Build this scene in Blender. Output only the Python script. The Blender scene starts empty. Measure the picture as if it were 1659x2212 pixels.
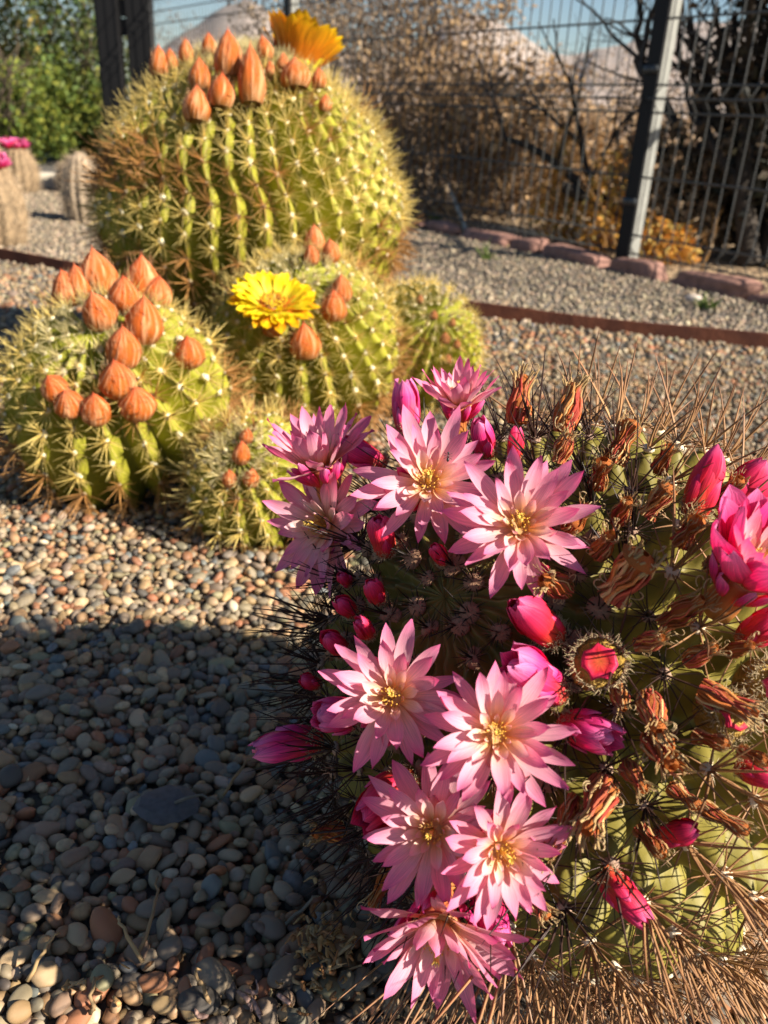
import bpy, math, random
import numpy as np
from mathutils import Matrix, Vector

random.seed(7)
RNG = np.random.default_rng(11)
PI = math.pi
SC = bpy.context.scene
COL = SC.collection

# ------------------------------------------------------------------ camera
CAM_H, PITCH, ROLL, FPX, CX, CY = 0.45, math.radians(25.5), math.radians(3.0), 1800.0, 829.5, 1106.0
FW = np.array([0, math.cos(PITCH), -math.sin(PITCH)])
_U0 = np.array([0, math.sin(PITCH), math.cos(PITCH)])
_R0 = np.array([1.0, 0, 0])
RT = _R0 * math.cos(ROLL) + _U0 * math.sin(ROLL)
UP = _U0 * math.cos(ROLL) - _R0 * math.sin(ROLL)
EYE = np.array([0, 0, CAM_H])
cd = bpy.data.cameras.new('camera')
cam = bpy.data.objects.new('camera', cd)
COL.objects.link(cam)
cam.matrix_world = Matrix(((RT[0], UP[0], -FW[0], EYE[0]), (RT[1], UP[1], -FW[1], EYE[1]),
                           (RT[2], UP[2], -FW[2], EYE[2]), (0, 0, 0, 1)))
cd.sensor_fit = 'VERTICAL'
cd.sensor_height = 24
cd.lens = 24 * FPX / 2212.0
cd.clip_start, cd.clip_end = 0.01, 3000
cd.dof.use_dof = True
cd.dof.focus_distance = 0.40
cd.dof.aperture_fstop = cd.lens / 1000 / 0.0024
SC.camera = cam

# ------------------------------------------------------------------ light
SUN_EL = math.radians(33)
SUN_H = np.array([0.91, -0.40])
SUN_H = SUN_H / np.linalg.norm(SUN_H)
SUN_DIR = np.array([SUN_H[0] * math.cos(SUN_EL), SUN_H[1] * math.cos(SUN_EL), math.sin(SUN_EL)])
W = bpy.data.worlds.new('World')
SC.world = W
W.use_nodes = True
wn = W.node_tree
bg = wn.nodes['Background']
sky = wn.nodes.new('ShaderNodeTexSky')
sky.sky_type = 'NISHITA'
sky.sun_disc = False
sky.sun_elevation = SUN_EL
sky.sun_rotation = math.atan2(SUN_H[0], SUN_H[1])
sky.dust_density = 0.3
sky.air_density = 1.0
sky.ozone_density = 2.5
wn.links.new(sky.outputs[0], bg.inputs[0])
bg.inputs[1].default_value = 0.05
sl = bpy.data.lights.new('sun', 'SUN')
sl.energy = 5.0
sl.angle = math.radians(0.6)
sl.color = (1.0, 0.90, 0.76)
so = bpy.data.objects.new('sun', sl)
COL.objects.link(so)
so.rotation_euler = Vector(SUN_DIR).to_track_quat('Z', 'Y').to_euler()
SC.view_settings.view_transform = 'Standard'
SC.view_settings.look = 'None'
SC.view_settings.exposure = 1.2
SC.view_settings.gamma = 1
SC.render.engine = 'CYCLES'
SC.cycles.use_denoising = True
SC.cycles.max_bounces = 8
SC.cycles.transparent_max_bounces = 8


# ------------------------------------------------------------------ projection helpers (real depths)
def ray(x, y):
    d = FW * FPX + RT * (x - CX) - UP * (y - CY)
    return d / np.linalg.norm(d)


def gnd(x, y, z=0.0):
    d = ray(x, y)
    return EYE + d * ((z - CAM_H) / d[2])


def far(x, y, dist):
    return EYE + ray(x, y) * dist


def project(P):
    v = np.atleast_2d(P) - EYE
    z = v @ FW
    return CX + FPX * (v @ RT) / z, CY - FPX * (v @ UP) / z, z


def hit(x, y, C, R):
    d = ray(x, y)
    b = d @ (C - EYE)
    q = b * b - ((C - EYE) @ (C - EYE) - R * R)
    if q < 0:
        v = EYE + d * b - C
        return C + v / np.linalg.norm(v) * max(R, np.linalg.norm(v))
    return EYE + d * (b - math.sqrt(q))


def nrm(v):
    v = np.asarray(v, float)
    return v / (np.linalg.norm(v) + 1e-12)


# ------------------------------------------------------------------ mesh helpers
def build_mesh(name, V, F, mats, col=None, uv=None, midx=None, smooth=True):
    """F: list of face arrays (n,3) or (n,4)."""
    if not isinstance(F, (list, tuple)):
        F = [F]
    me = bpy.data.meshes.new(name)
    V = np.asarray(V, np.float32)
    loops = np.concatenate([f.reshape(-1) for f in F]).astype(np.int32)
    tot = np.concatenate([np.full(len(f), f.shape[1]) for f in F]).astype(np.int32)
    start = np.concatenate([[0], np.cumsum(tot)[:-1]]).astype(np.int32)
    me.vertices.add(len(V))
    me.vertices.foreach_set('co', V.reshape(-1))
    me.loops.add(len(loops))
    me.loops.foreach_set('vertex_index', loops)
    me.polygons.add(len(tot))
    me.polygons.foreach_set('loop_start', start)
    me.polygons.foreach_set('loop_total', tot)
    me.polygons.foreach_set('use_smooth', np.full(len(tot), smooth))
    if midx is not None:
        me.polygons.foreach_set('material_index', np.asarray(midx, np.int32))
    if col is not None:
        ca = me.color_attributes.new('Col', 'FLOAT_COLOR', 'POINT')
        c4 = np.ones((len(V), 4), np.float32)
        c4[:, :3] = col
        ca.data.foreach_set('color', c4.reshape(-1))
    if uv is not None:
        ul = me.uv_layers.new(name='UVMap')
        ul.data.foreach_set('uv', np.asarray(uv, np.float32)[loops].reshape(-1))
    for m in (mats if isinstance(mats, (list, tuple)) else [mats]):
        me.materials.append(m)
    me.update()
    me.validate()
    return me


class MB:
    def __init__(s):
        s.V, s.Q, s.T, s.C, s.U, s.mq, s.mt, s.n = [], [], [], [], [], [], [], 0

    def add(s, V, quads=None, tris=None, col=(1, 1, 1), uv=None, mi=0):
        V = np.asarray(V, float)
        s.V.append(V)
        c = np.asarray(col, float)
        s.C.append(np.broadcast_to(c, (len(V), 3)) if c.ndim == 1 else c)
        s.U.append(np.zeros((len(V), 2)) if uv is None else uv)
        if quads is not None and len(quads):
            q = np.asarray(quads, int) + s.n
            s.Q.append(q)
            s.mq.append(np.full(len(q), mi))
        if tris is not None and len(tris):
            t = np.asarray(tris, int) + s.n
            s.T.append(t)
            s.mt.append(np.full(len(t), mi))
        s.n += len(V)

    def arrays(s):
        V = np.concatenate(s.V)
        C = np.concatenate(s.C)
        U = np.concatenate(s.U)
        F, mi = [], []
        if s.Q:
            F.append(np.concatenate(s.Q))
            mi.append(np.concatenate(s.mq))
        if s.T:
            F.append(np.concatenate(s.T))
            mi.append(np.concatenate(s.mt))
        return V, F, C, U, np.concatenate(mi)

    def mesh(s, name, mats, smooth=True):
        V, F, C, U, mi = s.arrays()
        return build_mesh(name, V, F, mats, C, U, mi, smooth)


def frame_of(d):
    d = nrm(d)
    a = np.array([0, 0, 1.0]) if abs(d[2]) < 0.9 else np.array([1.0, 0, 0])
    x = nrm(np.cross(a, d))
    return x, np.cross(d, x), d


def sweep(mb, pts, rads, sides=5, col=(1, 1, 1), mi=0, cap=True, flat=1.0):
    """tube along pts with a radius and a colour per point"""
    pts = np.asarray(pts, float)
    n = len(pts)
    rads = np.broadcast_to(np.asarray(rads, float), (n,))
    tan = np.gradient(pts, axis=0)
    tan /= np.linalg.norm(tan, axis=1)[:, None] + 1e-12
    x, y, _ = frame_of(tan[0])
    V = []
    ang = np.arange(sides) * 2 * PI / sides
    for i in range(n):
        x = nrm(x - tan[i] * (x @ tan[i]))
        y = np.cross(tan[i], x)
        V.append(pts[i] + rads[i] * (np.cos(ang)[:, None] * x + flat * np.sin(ang)[:, None] * y))
    V = np.concatenate(V)
    i = np.arange(n - 1)[:, None] * sides
    j = np.arange(sides)[None]
    k = (j + 1) % sides
    Q = np.stack([i + j, i + k, i + k + sides, i + j + sides], -1).reshape(-1, 4)
    c = np.asarray(col, float)
    if c.ndim == 2:
        c = np.repeat(c, sides, 0)
    uv = np.stack([np.tile(np.arange(sides) / sides, n), np.repeat(np.linspace(0, 1, n), sides)], 1)
    T = None
    if cap:
        T = [[0, t + 1, t] for t in range(1, sides - 1)] + [[(n - 1) * sides, (n - 1) * sides + t, (n - 1) * sides + t + 1] for t in range(1, sides - 1)]
        T = [[a, b, cc] for a, b, cc in T]
    mb.add(V, Q, T, c, uv, mi)


def spine(mb, p, d, L, r, bend=None, c0=(0.3, 0.2, 0.1), c1=(0.3, 0.2, 0.1), seg=3, sides=3, mi=0):
    s = np.linspace(0, 1, seg + 1)
    p = np.asarray(p, float)
    b = np.zeros(3) if bend is None else np.asarray(bend)
    pts = p + s[:, None] * nrm(d) * L + (s ** 2)[:, None] * b * L
    rad = r * (1 - s * 0.55)
    rad[-1] = r * 0.12
    col = np.outer(1 - s, c0) + np.outer(s, c1)
    sweep(mb, pts, rad, sides, col, mi, cap=False)


def revolve(mb, prof, seg=16, col=(1, 1, 1), mi=0, ridge=0.0, nr=8, twist=0.0, lump=0.0):
    """prof: list of (radius, z); z axis"""
    prof = np.asarray(prof, float)
    n = len(prof)
    a = np.arange(seg) * 2 * PI / seg
    V, U = [], []
    for i, (r, z) in enumerate(prof):
        aa = a + twist * i / n
        rr = r * (1 + ridge * np.cos(nr * a)) * (1 + lump * np.sin(3 * a + 5 * i / n) * np.cos(2 * a - 7 * i / n))
        V.append(np.stack([rr * np.cos(aa), rr * np.sin(aa), np.full(seg, z)], 1))
        U.append(np.stack([a / (2 * PI), np.full(seg, i / (n - 1))], 1))
    i = np.arange(n - 1)[:, None] * seg
    j = np.arange(seg)[None]
    k = (j + 1) % seg
    Q = np.stack([i + j, i + k, i + k + seg, i + j + seg], -1).reshape(-1, 4)
    c = np.asarray(col, float)
    if c.ndim == 2:
        c = np.repeat(c, seg, 0)
    mb.add(np.concatenate(V), Q, None, c, np.concatenate(U), mi)


def box(mb, c, x, y, z, sx, sy, sz, col=(1, 1, 1), mi=0):
    c, x, y, z = (np.asarray(v, float) for v in (c, x, y, z))
    V = [c + x * sx * a + y * sy * b + z * sz * d for d in (-.5, .5) for a, b in ((-.5, -.5), (.5, -.5), (.5, .5), (-.5, .5))]
    mb.add(V, [[0, 3, 2, 1], [4, 5, 6, 7], [0, 1, 5, 4], [1, 2, 6, 5], [2, 3, 7, 6], [3, 0, 4, 7]], None, col, None, mi)


_t = (1 + 5 ** .5) / 2
ICO_V = np.array([(-1, _t, 0), (1, _t, 0), (-1, -_t, 0), (1, -_t, 0), (0, -1, _t), (0, 1, _t), (0, -1, -_t), (0, 1, -_t), (_t, 0, -1), (_t, 0, 1), (-_t, 0, -1), (-_t, 0, 1)], float)
ICO_V /= np.linalg.norm(ICO_V[0])
ICO_F = np.array([(0, 11, 5), (0, 5, 1), (0, 1, 7), (0, 7, 10), (0, 10, 11), (1, 5, 9), (5, 11, 4), (11, 10, 2), (10, 7, 6), (7, 1, 8), (3, 9, 4), (3, 4, 2), (3, 2, 6), (3, 6, 8), (3, 8, 9), (4, 9, 5), (2, 4, 11), (6, 2, 10), (8, 6, 7), (9, 8, 1)])


def subdiv(V, F):
    V = [tuple(v) for v in V]
    mid = {}

    def m(a, b):
        k = (min(a, b), max(a, b))
        if k not in mid:
            v = nrm(np.array(V[a]) + np.array(V[b]))
            V.append(tuple(v))
            mid[k] = len(V) - 1
        return mid[k]
    G = []
    for a, b, c in F:
        x, y, z = m(a, b), m(b, c), m(c, a)
        G += [(a, x, z), (b, y, x), (c, z, y), (x, y, z)]
    return np.array(V), np.array(G)


ICO1 = subdiv(ICO_V, ICO_F)
ICO2 = subdiv(*ICO1)


def lumpy(V, amt, seed):
    r = np.random.default_rng(seed)
    out = np.ones(len(V))
    for _ in range(5):
        k = r.normal(size=3) * 1.6
        out += amt * np.sin(V @ k + r.uniform(0, 6.28)) * 0.5
    return V * out[:, None]


# ------------------------------------------------------------------ objects
def link(name, data, parent=None, mat4=None):
    o = bpy.data.objects.new(name, data)
    COL.objects.link(o)
    if parent is not None:
        o.parent = parent
    if mat4 is not None:
        o.matrix_local = mat4
    return o


def tag(o, label=None, cat=None, group=None, kind=None):
    if label:
        o['label'] = label
    if cat:
        o['category'] = cat
    if group:
        o['group'] = group
    if kind:
        o['kind'] = kind
    return o


def M4(p, x, y, z, s=1.0):
    s = np.broadcast_to(np.asarray(s, float), (3,))
    return Matrix(((x[0] * s[0], y[0] * s[1], z[0] * s[2], p[0]), (x[1] * s[0], y[1] * s[1], z[1] * s[2], p[1]),
                   (x[2] * s[0], y[2] * s[1], z[2] * s[2], p[2]), (0, 0, 0, 1)))


def align(p, z, s=1.0, spin=0.0, xhint=None):
    z = nrm(z)
    if xhint is None:
        x, y, _ = frame_of(z)
    else:
        x = nrm(np.asarray(xhint) - z * (np.asarray(xhint) @ z))
        y = np.cross(z, x)
    c, sn = math.cos(spin), math.sin(spin)
    return M4(p, x * c + y * sn, y * c - x * sn, z, s)


# ------------------------------------------------------------------ materials
def new_mat(name):
    m = bpy.data.materials.new(name)
    m.use_nodes = True
    return m, m.node_tree.nodes, m.node_tree.links, m.node_tree.nodes['Principled BSDF']


def mat(name, base=(1, 1, 1), rough=0.7, attr=False, noise=None, bump=None, transl=0.0, spec=0.3, rand=0.0, coat=0.0, c2=None, metal=0.0):
    m, N, L, P = new_mat(name)
    P.inputs['Roughness'].default_value = rough
    P.inputs['Specular IOR Level'].default_value = spec
    P.inputs['Metallic'].default_value = metal
    tc = N.new('ShaderNodeTexCoord')
    cur = None
    rgb = N.new('ShaderNodeRGB')
    rgb.outputs[0].default_value = (*base, 1)
    cur = rgb.outputs[0]
    if attr:
        a = N.new('ShaderNodeAttribute')
        a.attribute_name = 'Col'
        mx = N.new('ShaderNodeMix')
        mx.data_type = 'RGBA'
        mx.blend_type = 'MULTIPLY'
        mx.inputs[0].default_value = 1
        L.new(a.outputs['Color'], mx.inputs[6])
        L.new(cur, mx.inputs[7])
        cur = mx.outputs[2]
    if noise:
        n = N.new('ShaderNodeTexNoise')
        n.inputs['Scale'].default_value = noise[0]
        n.inputs['Detail'].default_value = 6
        L.new(tc.outputs['Object'], n.inputs['Vector'])
        if c2 is not None:
            rp = N.new('ShaderNodeValToRGB')
            rp.color_ramp.elements[0].position = 0.38
            rp.color_ramp.elements[1].position = 0.62
            L.new(n.outputs[0], rp.inputs[0])
            mx = N.new('ShaderNodeMix')
            mx.data_type = 'RGBA'
            L.new(rp.outputs[0], mx.inputs[0])
            L.new(cur, mx.inputs[6])
            mx.inputs[7].default_value = (*c2, 1)
            cur = mx.outputs[2]
        else:
            mr = N.new('ShaderNodeMapRange')
            mr.inputs[1].default_value = 0.3
            mr.inputs[2].default_value = 0.7
            mr.inputs[3].default_value = 1 - noise[1]
            mr.inputs[4].default_value = 1 + noise[1]
            L.new(n.outputs[0], mr.inputs[0])
            mx = N.new('ShaderNodeMix')
            mx.data_type = 'RGBA'
            mx.blend_type = 'MULTIPLY'
            mx.inputs[0].default_value = 1
            L.new(cur, mx.inputs[6])
            L.new(mr.outputs[0], mx.inputs[7])
            cur = mx.outputs[2]
    if rand:
        oi = N.new('ShaderNodeObjectInfo')
        mr = N.new('ShaderNodeMapRange')
        mr.inputs[3].default_value = 1 - rand
        mr.inputs[4].default_value = 1 + rand
        L.new(oi.outputs['Random'], mr.inputs[0])
        mx = N.new('ShaderNodeMix')
        mx.data_type = 'RGBA'
        mx.blend_type = 'MULTIPLY'
        mx.inputs[0].default_value = 1
        L.new(cur, mx.inputs[6])
        L.new(mr.outputs[0], mx.inputs[7])
        cur = mx.outputs[2]
    L.new(cur, P.inputs['Base Color'])
    if bump:
        n2 = N.new('ShaderNodeTexNoise')
        n2.inputs['Scale'].default_value = bump[0]
        n2.inputs['Detail'].default_value = 5
        L.new(tc.outputs['Object'], n2.inputs['Vector'])
        b = N.new('ShaderNodeBump')
        b.inputs['Strength'].default_value = bump[1]
        b.inputs['Distance'].default_value = bump[2] if len(bump) > 2 else 0.002
        L.new(n2.outputs[0], b.inputs['Height'])
        L.new(b.outputs[0], P.inputs['Normal'])
    if coat:
        P.inputs['Coat Weight'].default_value = coat
    if transl:
        tr = N.new('ShaderNodeBsdfTranslucent')
        L.new(cur, tr.inputs[0])
        ms = N.new('ShaderNodeMixShader')
        ms.inputs[0].default_value = transl
        L.new(P.outputs[0], ms.inputs[1])
        L.new(tr.outputs[0], ms.inputs[2])
        L.new(ms.outputs[0], N['Material Output'].inputs[0])
    return m


def streak_mat(name, stops, streak=(40, 2.0), amount=0.25, transl=0.35, rough=0.5, bump=0.15, c_streak=None, bdist=0.0004, sthr=(0.45, 0.65)):
    """colour ramp along UV.y (root to tip) with fine lengthwise streaks along it"""
    m, N, L, P = new_mat(name)
    P.inputs['Roughness'].default_value = rough
    P.inputs['Specular IOR Level'].default_value = 0.25
    uv = N.new('ShaderNodeUVMap')
    sp = N.new('ShaderNodeSeparateXYZ')
    L.new(uv.outputs[0], sp.inputs[0])
    rp = N.new('ShaderNodeValToRGB')
    els = rp.color_ramp.elements
    while len(els) < len(stops):
        els.new(0.5)
    for e, (p, c) in zip(els, stops):
        e.position = p
        e.color = (*c, 1)
    L.new(sp.outputs[1], rp.inputs[0])
    mp = N.new('ShaderNodeMapping')
    mp.inputs['Scale'].default_value = (streak[0], streak[1], 1)
    L.new(uv.outputs[0], mp.inputs[0])
    oi = N.new('ShaderNodeObjectInfo')
    cb = N.new('ShaderNodeCombineXYZ')
    ml = N.new('ShaderNodeMath')
    ml.operation = 'MULTIPLY'
    ml.inputs[1].default_value = 37.0
    L.new(oi.outputs['Random'], ml.inputs[0])
    L.new(ml.outputs[0], cb.inputs[2])
    L.new(cb.outputs[0], mp.inputs['Location'])
    n = N.new('ShaderNodeTexNoise')
    n.inputs['Scale'].default_value = 1
    n.inputs['Detail'].default_value = 4
    L.new(mp.outputs[0], n.inputs['Vector'])
    if c_streak is None:
        mr = N.new('ShaderNodeMapRange')
        mr.inputs[1].default_value = 0.3
        mr.inputs[2].default_value = 0.7
        mr.inputs[3].default_value = 1 - amount
        mr.inputs[4].default_value = 1 + amount * 0.5
        L.new(n.outputs[0], mr.inputs[0])
        mx = N.new('ShaderNodeMix')
        mx.data_type = 'RGBA'
        mx.blend_type = 'MULTIPLY'
        mx.inputs[0].default_value = 1
        L.new(rp.outputs[0], mx.inputs[6])
        L.new(mr.outputs[0], mx.inputs[7])
    else:
        mr = N.new('ShaderNodeMapRange')
        mr.inputs[1].default_value = sthr[0]
        mr.inputs[2].default_value = sthr[1]
        mr.inputs[3].default_value = 0
        mr.inputs[4].default_value = amount
        L.new(n.outputs[0], mr.inputs[0])
        mx = N.new('ShaderNodeMix')
        mx.data_type = 'RGBA'
        L.new(mr.outputs[0], mx.inputs[0])
        L.new(rp.outputs[0], mx.inputs[6])
        mx.inputs[7].default_value = (*c_streak, 1)
    L.new(mx.outputs[2], P.inputs['Base Color'])
    b = N.new('ShaderNodeBump')
    b.inputs['Strength'].default_value = bump
    b.inputs['Distance'].default_value = bdist
    L.new(n.outputs[0], b.inputs['Height'])
    L.new(b.outputs[0], P.inputs['Normal'])
    if transl:
        tr = N.new('ShaderNodeBsdfTranslucent')
        gm = N.new('ShaderNodeGamma')
        gm.inputs[1].default_value = 1.9
        L.new(mx.outputs[2], gm.inputs[0])
        L.new(gm.outputs[0], tr.inputs[0])
        ms = N.new('ShaderNodeMixShader')
        ms.inputs[0].default_value = transl
        L.new(P.outputs[0], ms.inputs[1])
        L.new(tr.outputs[0], ms.inputs[2])
        L.new(ms.outputs[0], N['Material Output'].inputs[0])
    return m


MT = {}
MT['petal'] = streak_mat('pink_petal', [(0, (0.85, 0.45, 0.18)), (0.16, (0.94, 0.60, 0.44)), (0.42, (0.95, 0.56, 0.61)), (0.75, (0.93, 0.37, 0.52)), (1, (0.86, 0.19, 0.43))], (26, 2), 0.22, 0.45, bump=0.35)
MT['petal_in'] = streak_mat('pale_inner_petal', [(0, (0.86, 0.52, 0.14)), (0.3, (0.92, 0.66, 0.42)), (0.7, (0.92, 0.62, 0.60)), (1, (0.90, 0.48, 0.58))], (22, 2), 0.14, 0.35)
MT['petal_shut'] = streak_mat('magenta_petal', [(0, (0.72, 0.10, 0.04)), (0.3, (0.82, 0.035, 0.10)), (0.65, (0.88, 0.05, 0.28)), (1, (0.90, 0.28, 0.55))], (20, 1.5), 0.35, 0.3, bump=0.5, c_streak=None)
MT['petal_red'] = streak_mat('red_petal', [(0, (0.62, 0.12, 0.03)), (0.4, (0.74, 0.025, 0.045)), (0.8, (0.80, 0.03, 0.13)), (1, (0.84, 0.12, 0.32))], (20, 1.5), 0.35, 0.25, bump=0.4)
MT['tube'] = streak_mat('flower_tube', [(0, (0.42, 0.28, 0.06)), (0.4, (0.60, 0.16, 0.05)), (1, (0.74, 0.20, 0.16))], (14, 2), 0.3, 0.2, bump=0.3)
MT['throat'] = mat('orange_throat', (0.88, 0.52, 0.22), 0.5, transl=0.3)
MT['yellow'] = streak_mat('yellow_petal', [(0, (0.88, 0.80, 0.20)), (0.3, (0.90, 0.82, 0.08)), (0.75, (0.90, 0.76, 0.015)), (1, (0.90, 0.66, 0.01))], (16, 2), 0.2, 0.35)
MT['yellow_out'] = streak_mat('orange_yellow_petal', [(0, (0.62, 0.20, 0.02)), (0.45, (0.74, 0.22, 0.01)), (0.8, (0.84, 0.40, 0.01)), (1, (0.86, 0.58, 0.01))], (16, 2), 0.45, 0.35)
MT['bud_wool'] = streak_mat('woolly_orange_bud', [(0, (0.20, 0.08, 0.015)), (0.35, (0.40, 0.095, 0.012)), (0.75, (0.50, 0.085, 0.010)), (1, (0.52, 0.04, 0.008))], (26, 1.3), 0.62, 0.0, 0.8, 0.8, (0.76, 0.44, 0.23), 0.003, (0.48, 0.66))
MT['bud_brown'] = streak_mat('brown_bud', [(0, (0.12, 0.05, 0.015)), (0.5, (0.22, 0.08, 0.02)), (1, (0.26, 0.07, 0.02))], (15, 2.0), 0.4, 0.0, 0.85, 0.6, (0.4, 0.24, 0.12), 0.003, (0.5, 0.7))
MT['anther'] = mat('anther', (0.80, 0.60, 0.20), 0.7, attr=True)
MT['spine'] = mat('spine', (1, 1, 1), 0.45, attr=True, rand=0.18, spec=0.4, transl=0.2)
MT['wool'] = mat('areole_wool', (1, 1, 1), 0.95, attr=True, bump=(900, 0.8, 0.001))
MT['skin'] = mat('cactus_skin', (0.19, 0.18, 0.033), 0.55, noise=(30, 0.25), bump=(220, 0.35, 0.0008), attr=True)
MT['skin2'] = mat('barrel_cactus_skin', (0.27, 0.285, 0.032), 0.55, noise=(14, 0.22), bump=(120, 0.3, 0.002), attr=True)
MT['dry'] = mat('withered_petal', (1, 1, 1), 0.75, attr=True, noise=(300, 0.35), bump=(500, 0.6, 0.0008), transl=0.2)
MT['fruit'] = mat('olive_fruit', (0.44, 0.27, 0.05), 0.55, noise=(2.2, 0.5), bump=(6, 0.6, 0.1), spec=0.3)
MT['pebble'] = mat('pebble', (1, 1, 1), 0.6, attr=True, noise=(260, 0.22), bump=(500, 0.25, 0.0006), spec=0.35)
MT['twig'] = mat('twig', (1, 1, 1), 0.85, attr=True, noise=(60, 0.3))
MT['leaf'] = mat('leaf', (1, 1, 1), 0.6, attr=True, transl=0.25)
MT['steel_dark'] = mat('dark_painted_steel', (0.030, 0.033, 0.034), 0.38, noise=(20, 0.3), spec=0.6)
MT['wire'] = mat('dark_coated_wire', (0.05, 0.052, 0.05), 0.45, spec=0.4)
MT['black'] = mat('black_paint', (0.009, 0.009, 0.010), 0.6, spec=0.2)
MT['galv'] = mat('grey_green_post_paint', (0.24, 0.245, 0.225), 0.55, noise=(25, 0.15), spec=0.3)
MT['rust'] = mat('rusty_steel', (0.16, 0.055, 0.03), 0.85, noise=(18, 0.4), bump=(80, 0.5, 0.002), c2=(0.10, 0.035, 0.022))
MT['kerbstone'] = mat('red_kerb_stone', (0.25, 0.135, 0.105), 0.85, noise=(25, 0.3), bump=(60, 0.6, 0.006), rand=0.15)
MT['concrete'] = mat('pale_concrete', (0.52, 0.47, 0.38), 0.9, noise=(20, 0.2), bump=(60, 0.5, 0.004))
MT['bark'] = mat('bark', (0.05, 0.04, 0.033), 0.95, noise=(12, 0.4), bump=(30, 0.8, 0.02))
MT['hill'] = mat('hazed_dry_hillside', (0.40, 0.33, 0.29), 0.95, noise=(0.05, 0.2), c2=(0.29, 0.25, 0.22))  # pale grey-mauve base carries the distance haze in its colour
MT['ant'] = mat('ant_black', (0.01, 0.008, 0.007), 0.3, spec=0.6)


def ground_mat(name, cols, scale, bstr, bdist):
    m, N, L, P = new_mat(name)
    P.inputs['Roughness'].default_value = 0.9
    tc = N.new('ShaderNodeTexCoord')
    v = N.new('ShaderNodeTexVoronoi')
    v.inputs['Scale'].default_value = scale
    L.new(tc.outputs['Object'], v.inputs['Vector'])
    sp = N.new('ShaderNodeSeparateColor')
    L.new(v.outputs['Color'], sp.inputs[0])
    rp = N.new('ShaderNodeValToRGB')
    rp.color_ramp.interpolation = 'CONSTANT'
    els = rp.color_ramp.elements
    while len(els) < len(cols):
        els.new(0.5)
    for i, (e, c) in enumerate(zip(els, cols)):
        e.position = i / len(cols)
        e.color = (*c, 1)
    L.new(sp.outputs[0], rp.inputs[0])
    n = N.new('ShaderNodeTexNoise')
    n.inputs['Scale'].default_value = 1.7
    n.inputs['Detail'].default_value = 5
    L.new(tc.outputs['Object'], n.inputs['Vector'])
    mr = N.new('ShaderNodeMapRange')
    mr.inputs[1].default_value = 0.3
    mr.inputs[2].default_value = 0.7
    mr.inputs[3].default_value = 0.75
    mr.inputs[4].default_value = 1.25
    L.new(n.outputs[0], mr.inputs[0])
    mx = N.new('ShaderNodeMix')
    mx.data_type = 'RGBA'
    mx.blend_type = 'MULTIPLY'
    mx.inputs[0].default_value = 1
    L.new(rp.outputs[0], mx.inputs[6])
    L.new(mr.outputs[0], mx.inputs[7])
    L.new(mx.outputs[2], P.inputs['Base Color'])
    b = N.new('ShaderNodeBump')
    b.invert = True
    b.inputs['Strength'].default_value = bstr
    b.inputs['Distance'].default_value = bdist
    L.new(v.outputs['Distance'], b.inputs['Height'])
    L.new(b.outputs[0], P.inputs['Normal'])
    return m


MT['bed'] = ground_mat('gravel_bed', [(0.07, 0.06, 0.05), (0.11, 0.09, 0.065), (0.15, 0.115, 0.08), (0.05, 0.045, 0.04), (0.10, 0.085, 0.07), (0.18, 0.14, 0.10)], 110, 1.0, 0.006)
MT['grey_gravel'] = ground_mat('grey_gravel', [(0.16, 0.145, 0.125), (0.23, 0.21, 0.18), (0.10, 0.095, 0.09), (0.28, 0.245, 0.20), (0.19, 0.17, 0.15), (0.13, 0.12, 0.11)], 120, 1.0, 0.006)
MT['field'] = ground_mat('dry_field', [(0.30, 0.21, 0.12), (0.24, 0.16, 0.09), (0.36, 0.26, 0.15), (0.20, 0.14, 0.08)], 25, 0.8, 0.03)

# ================================================================== SETTING
# edging and fence lines on the ground
ED = [(-2.6, 3.20), (-1.191, 2.545), (-0.94, 2.425), (-0.45, 2.27), (0.174, 2.12), (0.52, 2.03), (0.869, 1.925), (1.6, 1.70)]
FU = nrm([0.575, -0.818, 0])[:2]
P0 = np.array([0.79, 3.05])
FN = np.array([-FU[1], FU[0]]) * -1.0      # towards the camera side
if FN[1] > 0:
    FN = -FN


def sheet(name, poly, z, m, kind='structure'):
    V = np.array([(x, y, z) for x, y in poly], float)
    me = bpy.data.meshes.new(name)
    me.from_pydata([tuple(v) for v in V], [], [list(range(len(V)))])
    me.materials.append(m)
    o = link(name, me)
    return tag(o, kind=kind)


ground = sheet('ground', [(-900, -900), (900, -900), (900, 900), (-900, 900)], -0.012, MT['field'])
fa, fb = P0 - FU * 14, P0 + FU * 6
fo = FN * 0.06
path = sheet('gravel_path', [tuple(fa + fo), tuple(fb + fo), (3.4, -2.5), (-9, -2.5), (-9, 9)], -0.004, MT['grey_gravel'])
bed = sheet('gravel_bed', ED + [(2.2, -0.6), (-2.4, -0.6)], 0.0, MT['bed'])

# ---- pebbles
PAL = np.array([(0.23, 0.21, 0.18), (0.30, 0.27, 0.22), (0.17, 0.165, 0.155), (0.33, 0.24, 0.15), (0.38, 0.28, 0.18), (0.46, 0.38, 0.27),
                (0.27, 0.15, 0.095), (0.33, 0.16, 0.10), (0.15, 0.18, 0.21), (0.10, 0.10, 0.10), (0.25, 0.24, 0.17), (0.50, 0.46, 0.40), (0.20, 0.17, 0.15), (0.29, 0.23, 0.18)])
PW = np.array([.12, .12, .10, .10, .08, .07, .07, .05, .05, .06, .07, .03, .05, .08])
PW = PW / PW.sum()
CF = far(1250, 1480, 0.50)      # pink-flowered cactus
RF = 0.15
# yellow-spined cacti: centre, radius
HEADS = {
    'big': (far(545, 440, 1.50), 0.252), 'left': (far(262, 880, 1.10), 0.137), 'mid': (far(658, 755, 1.27), 0.140),
    'right': (far(900, 752, 1.40), 0.106), 'small': (far(565, 1050, 0.98), 0.086)}


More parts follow.
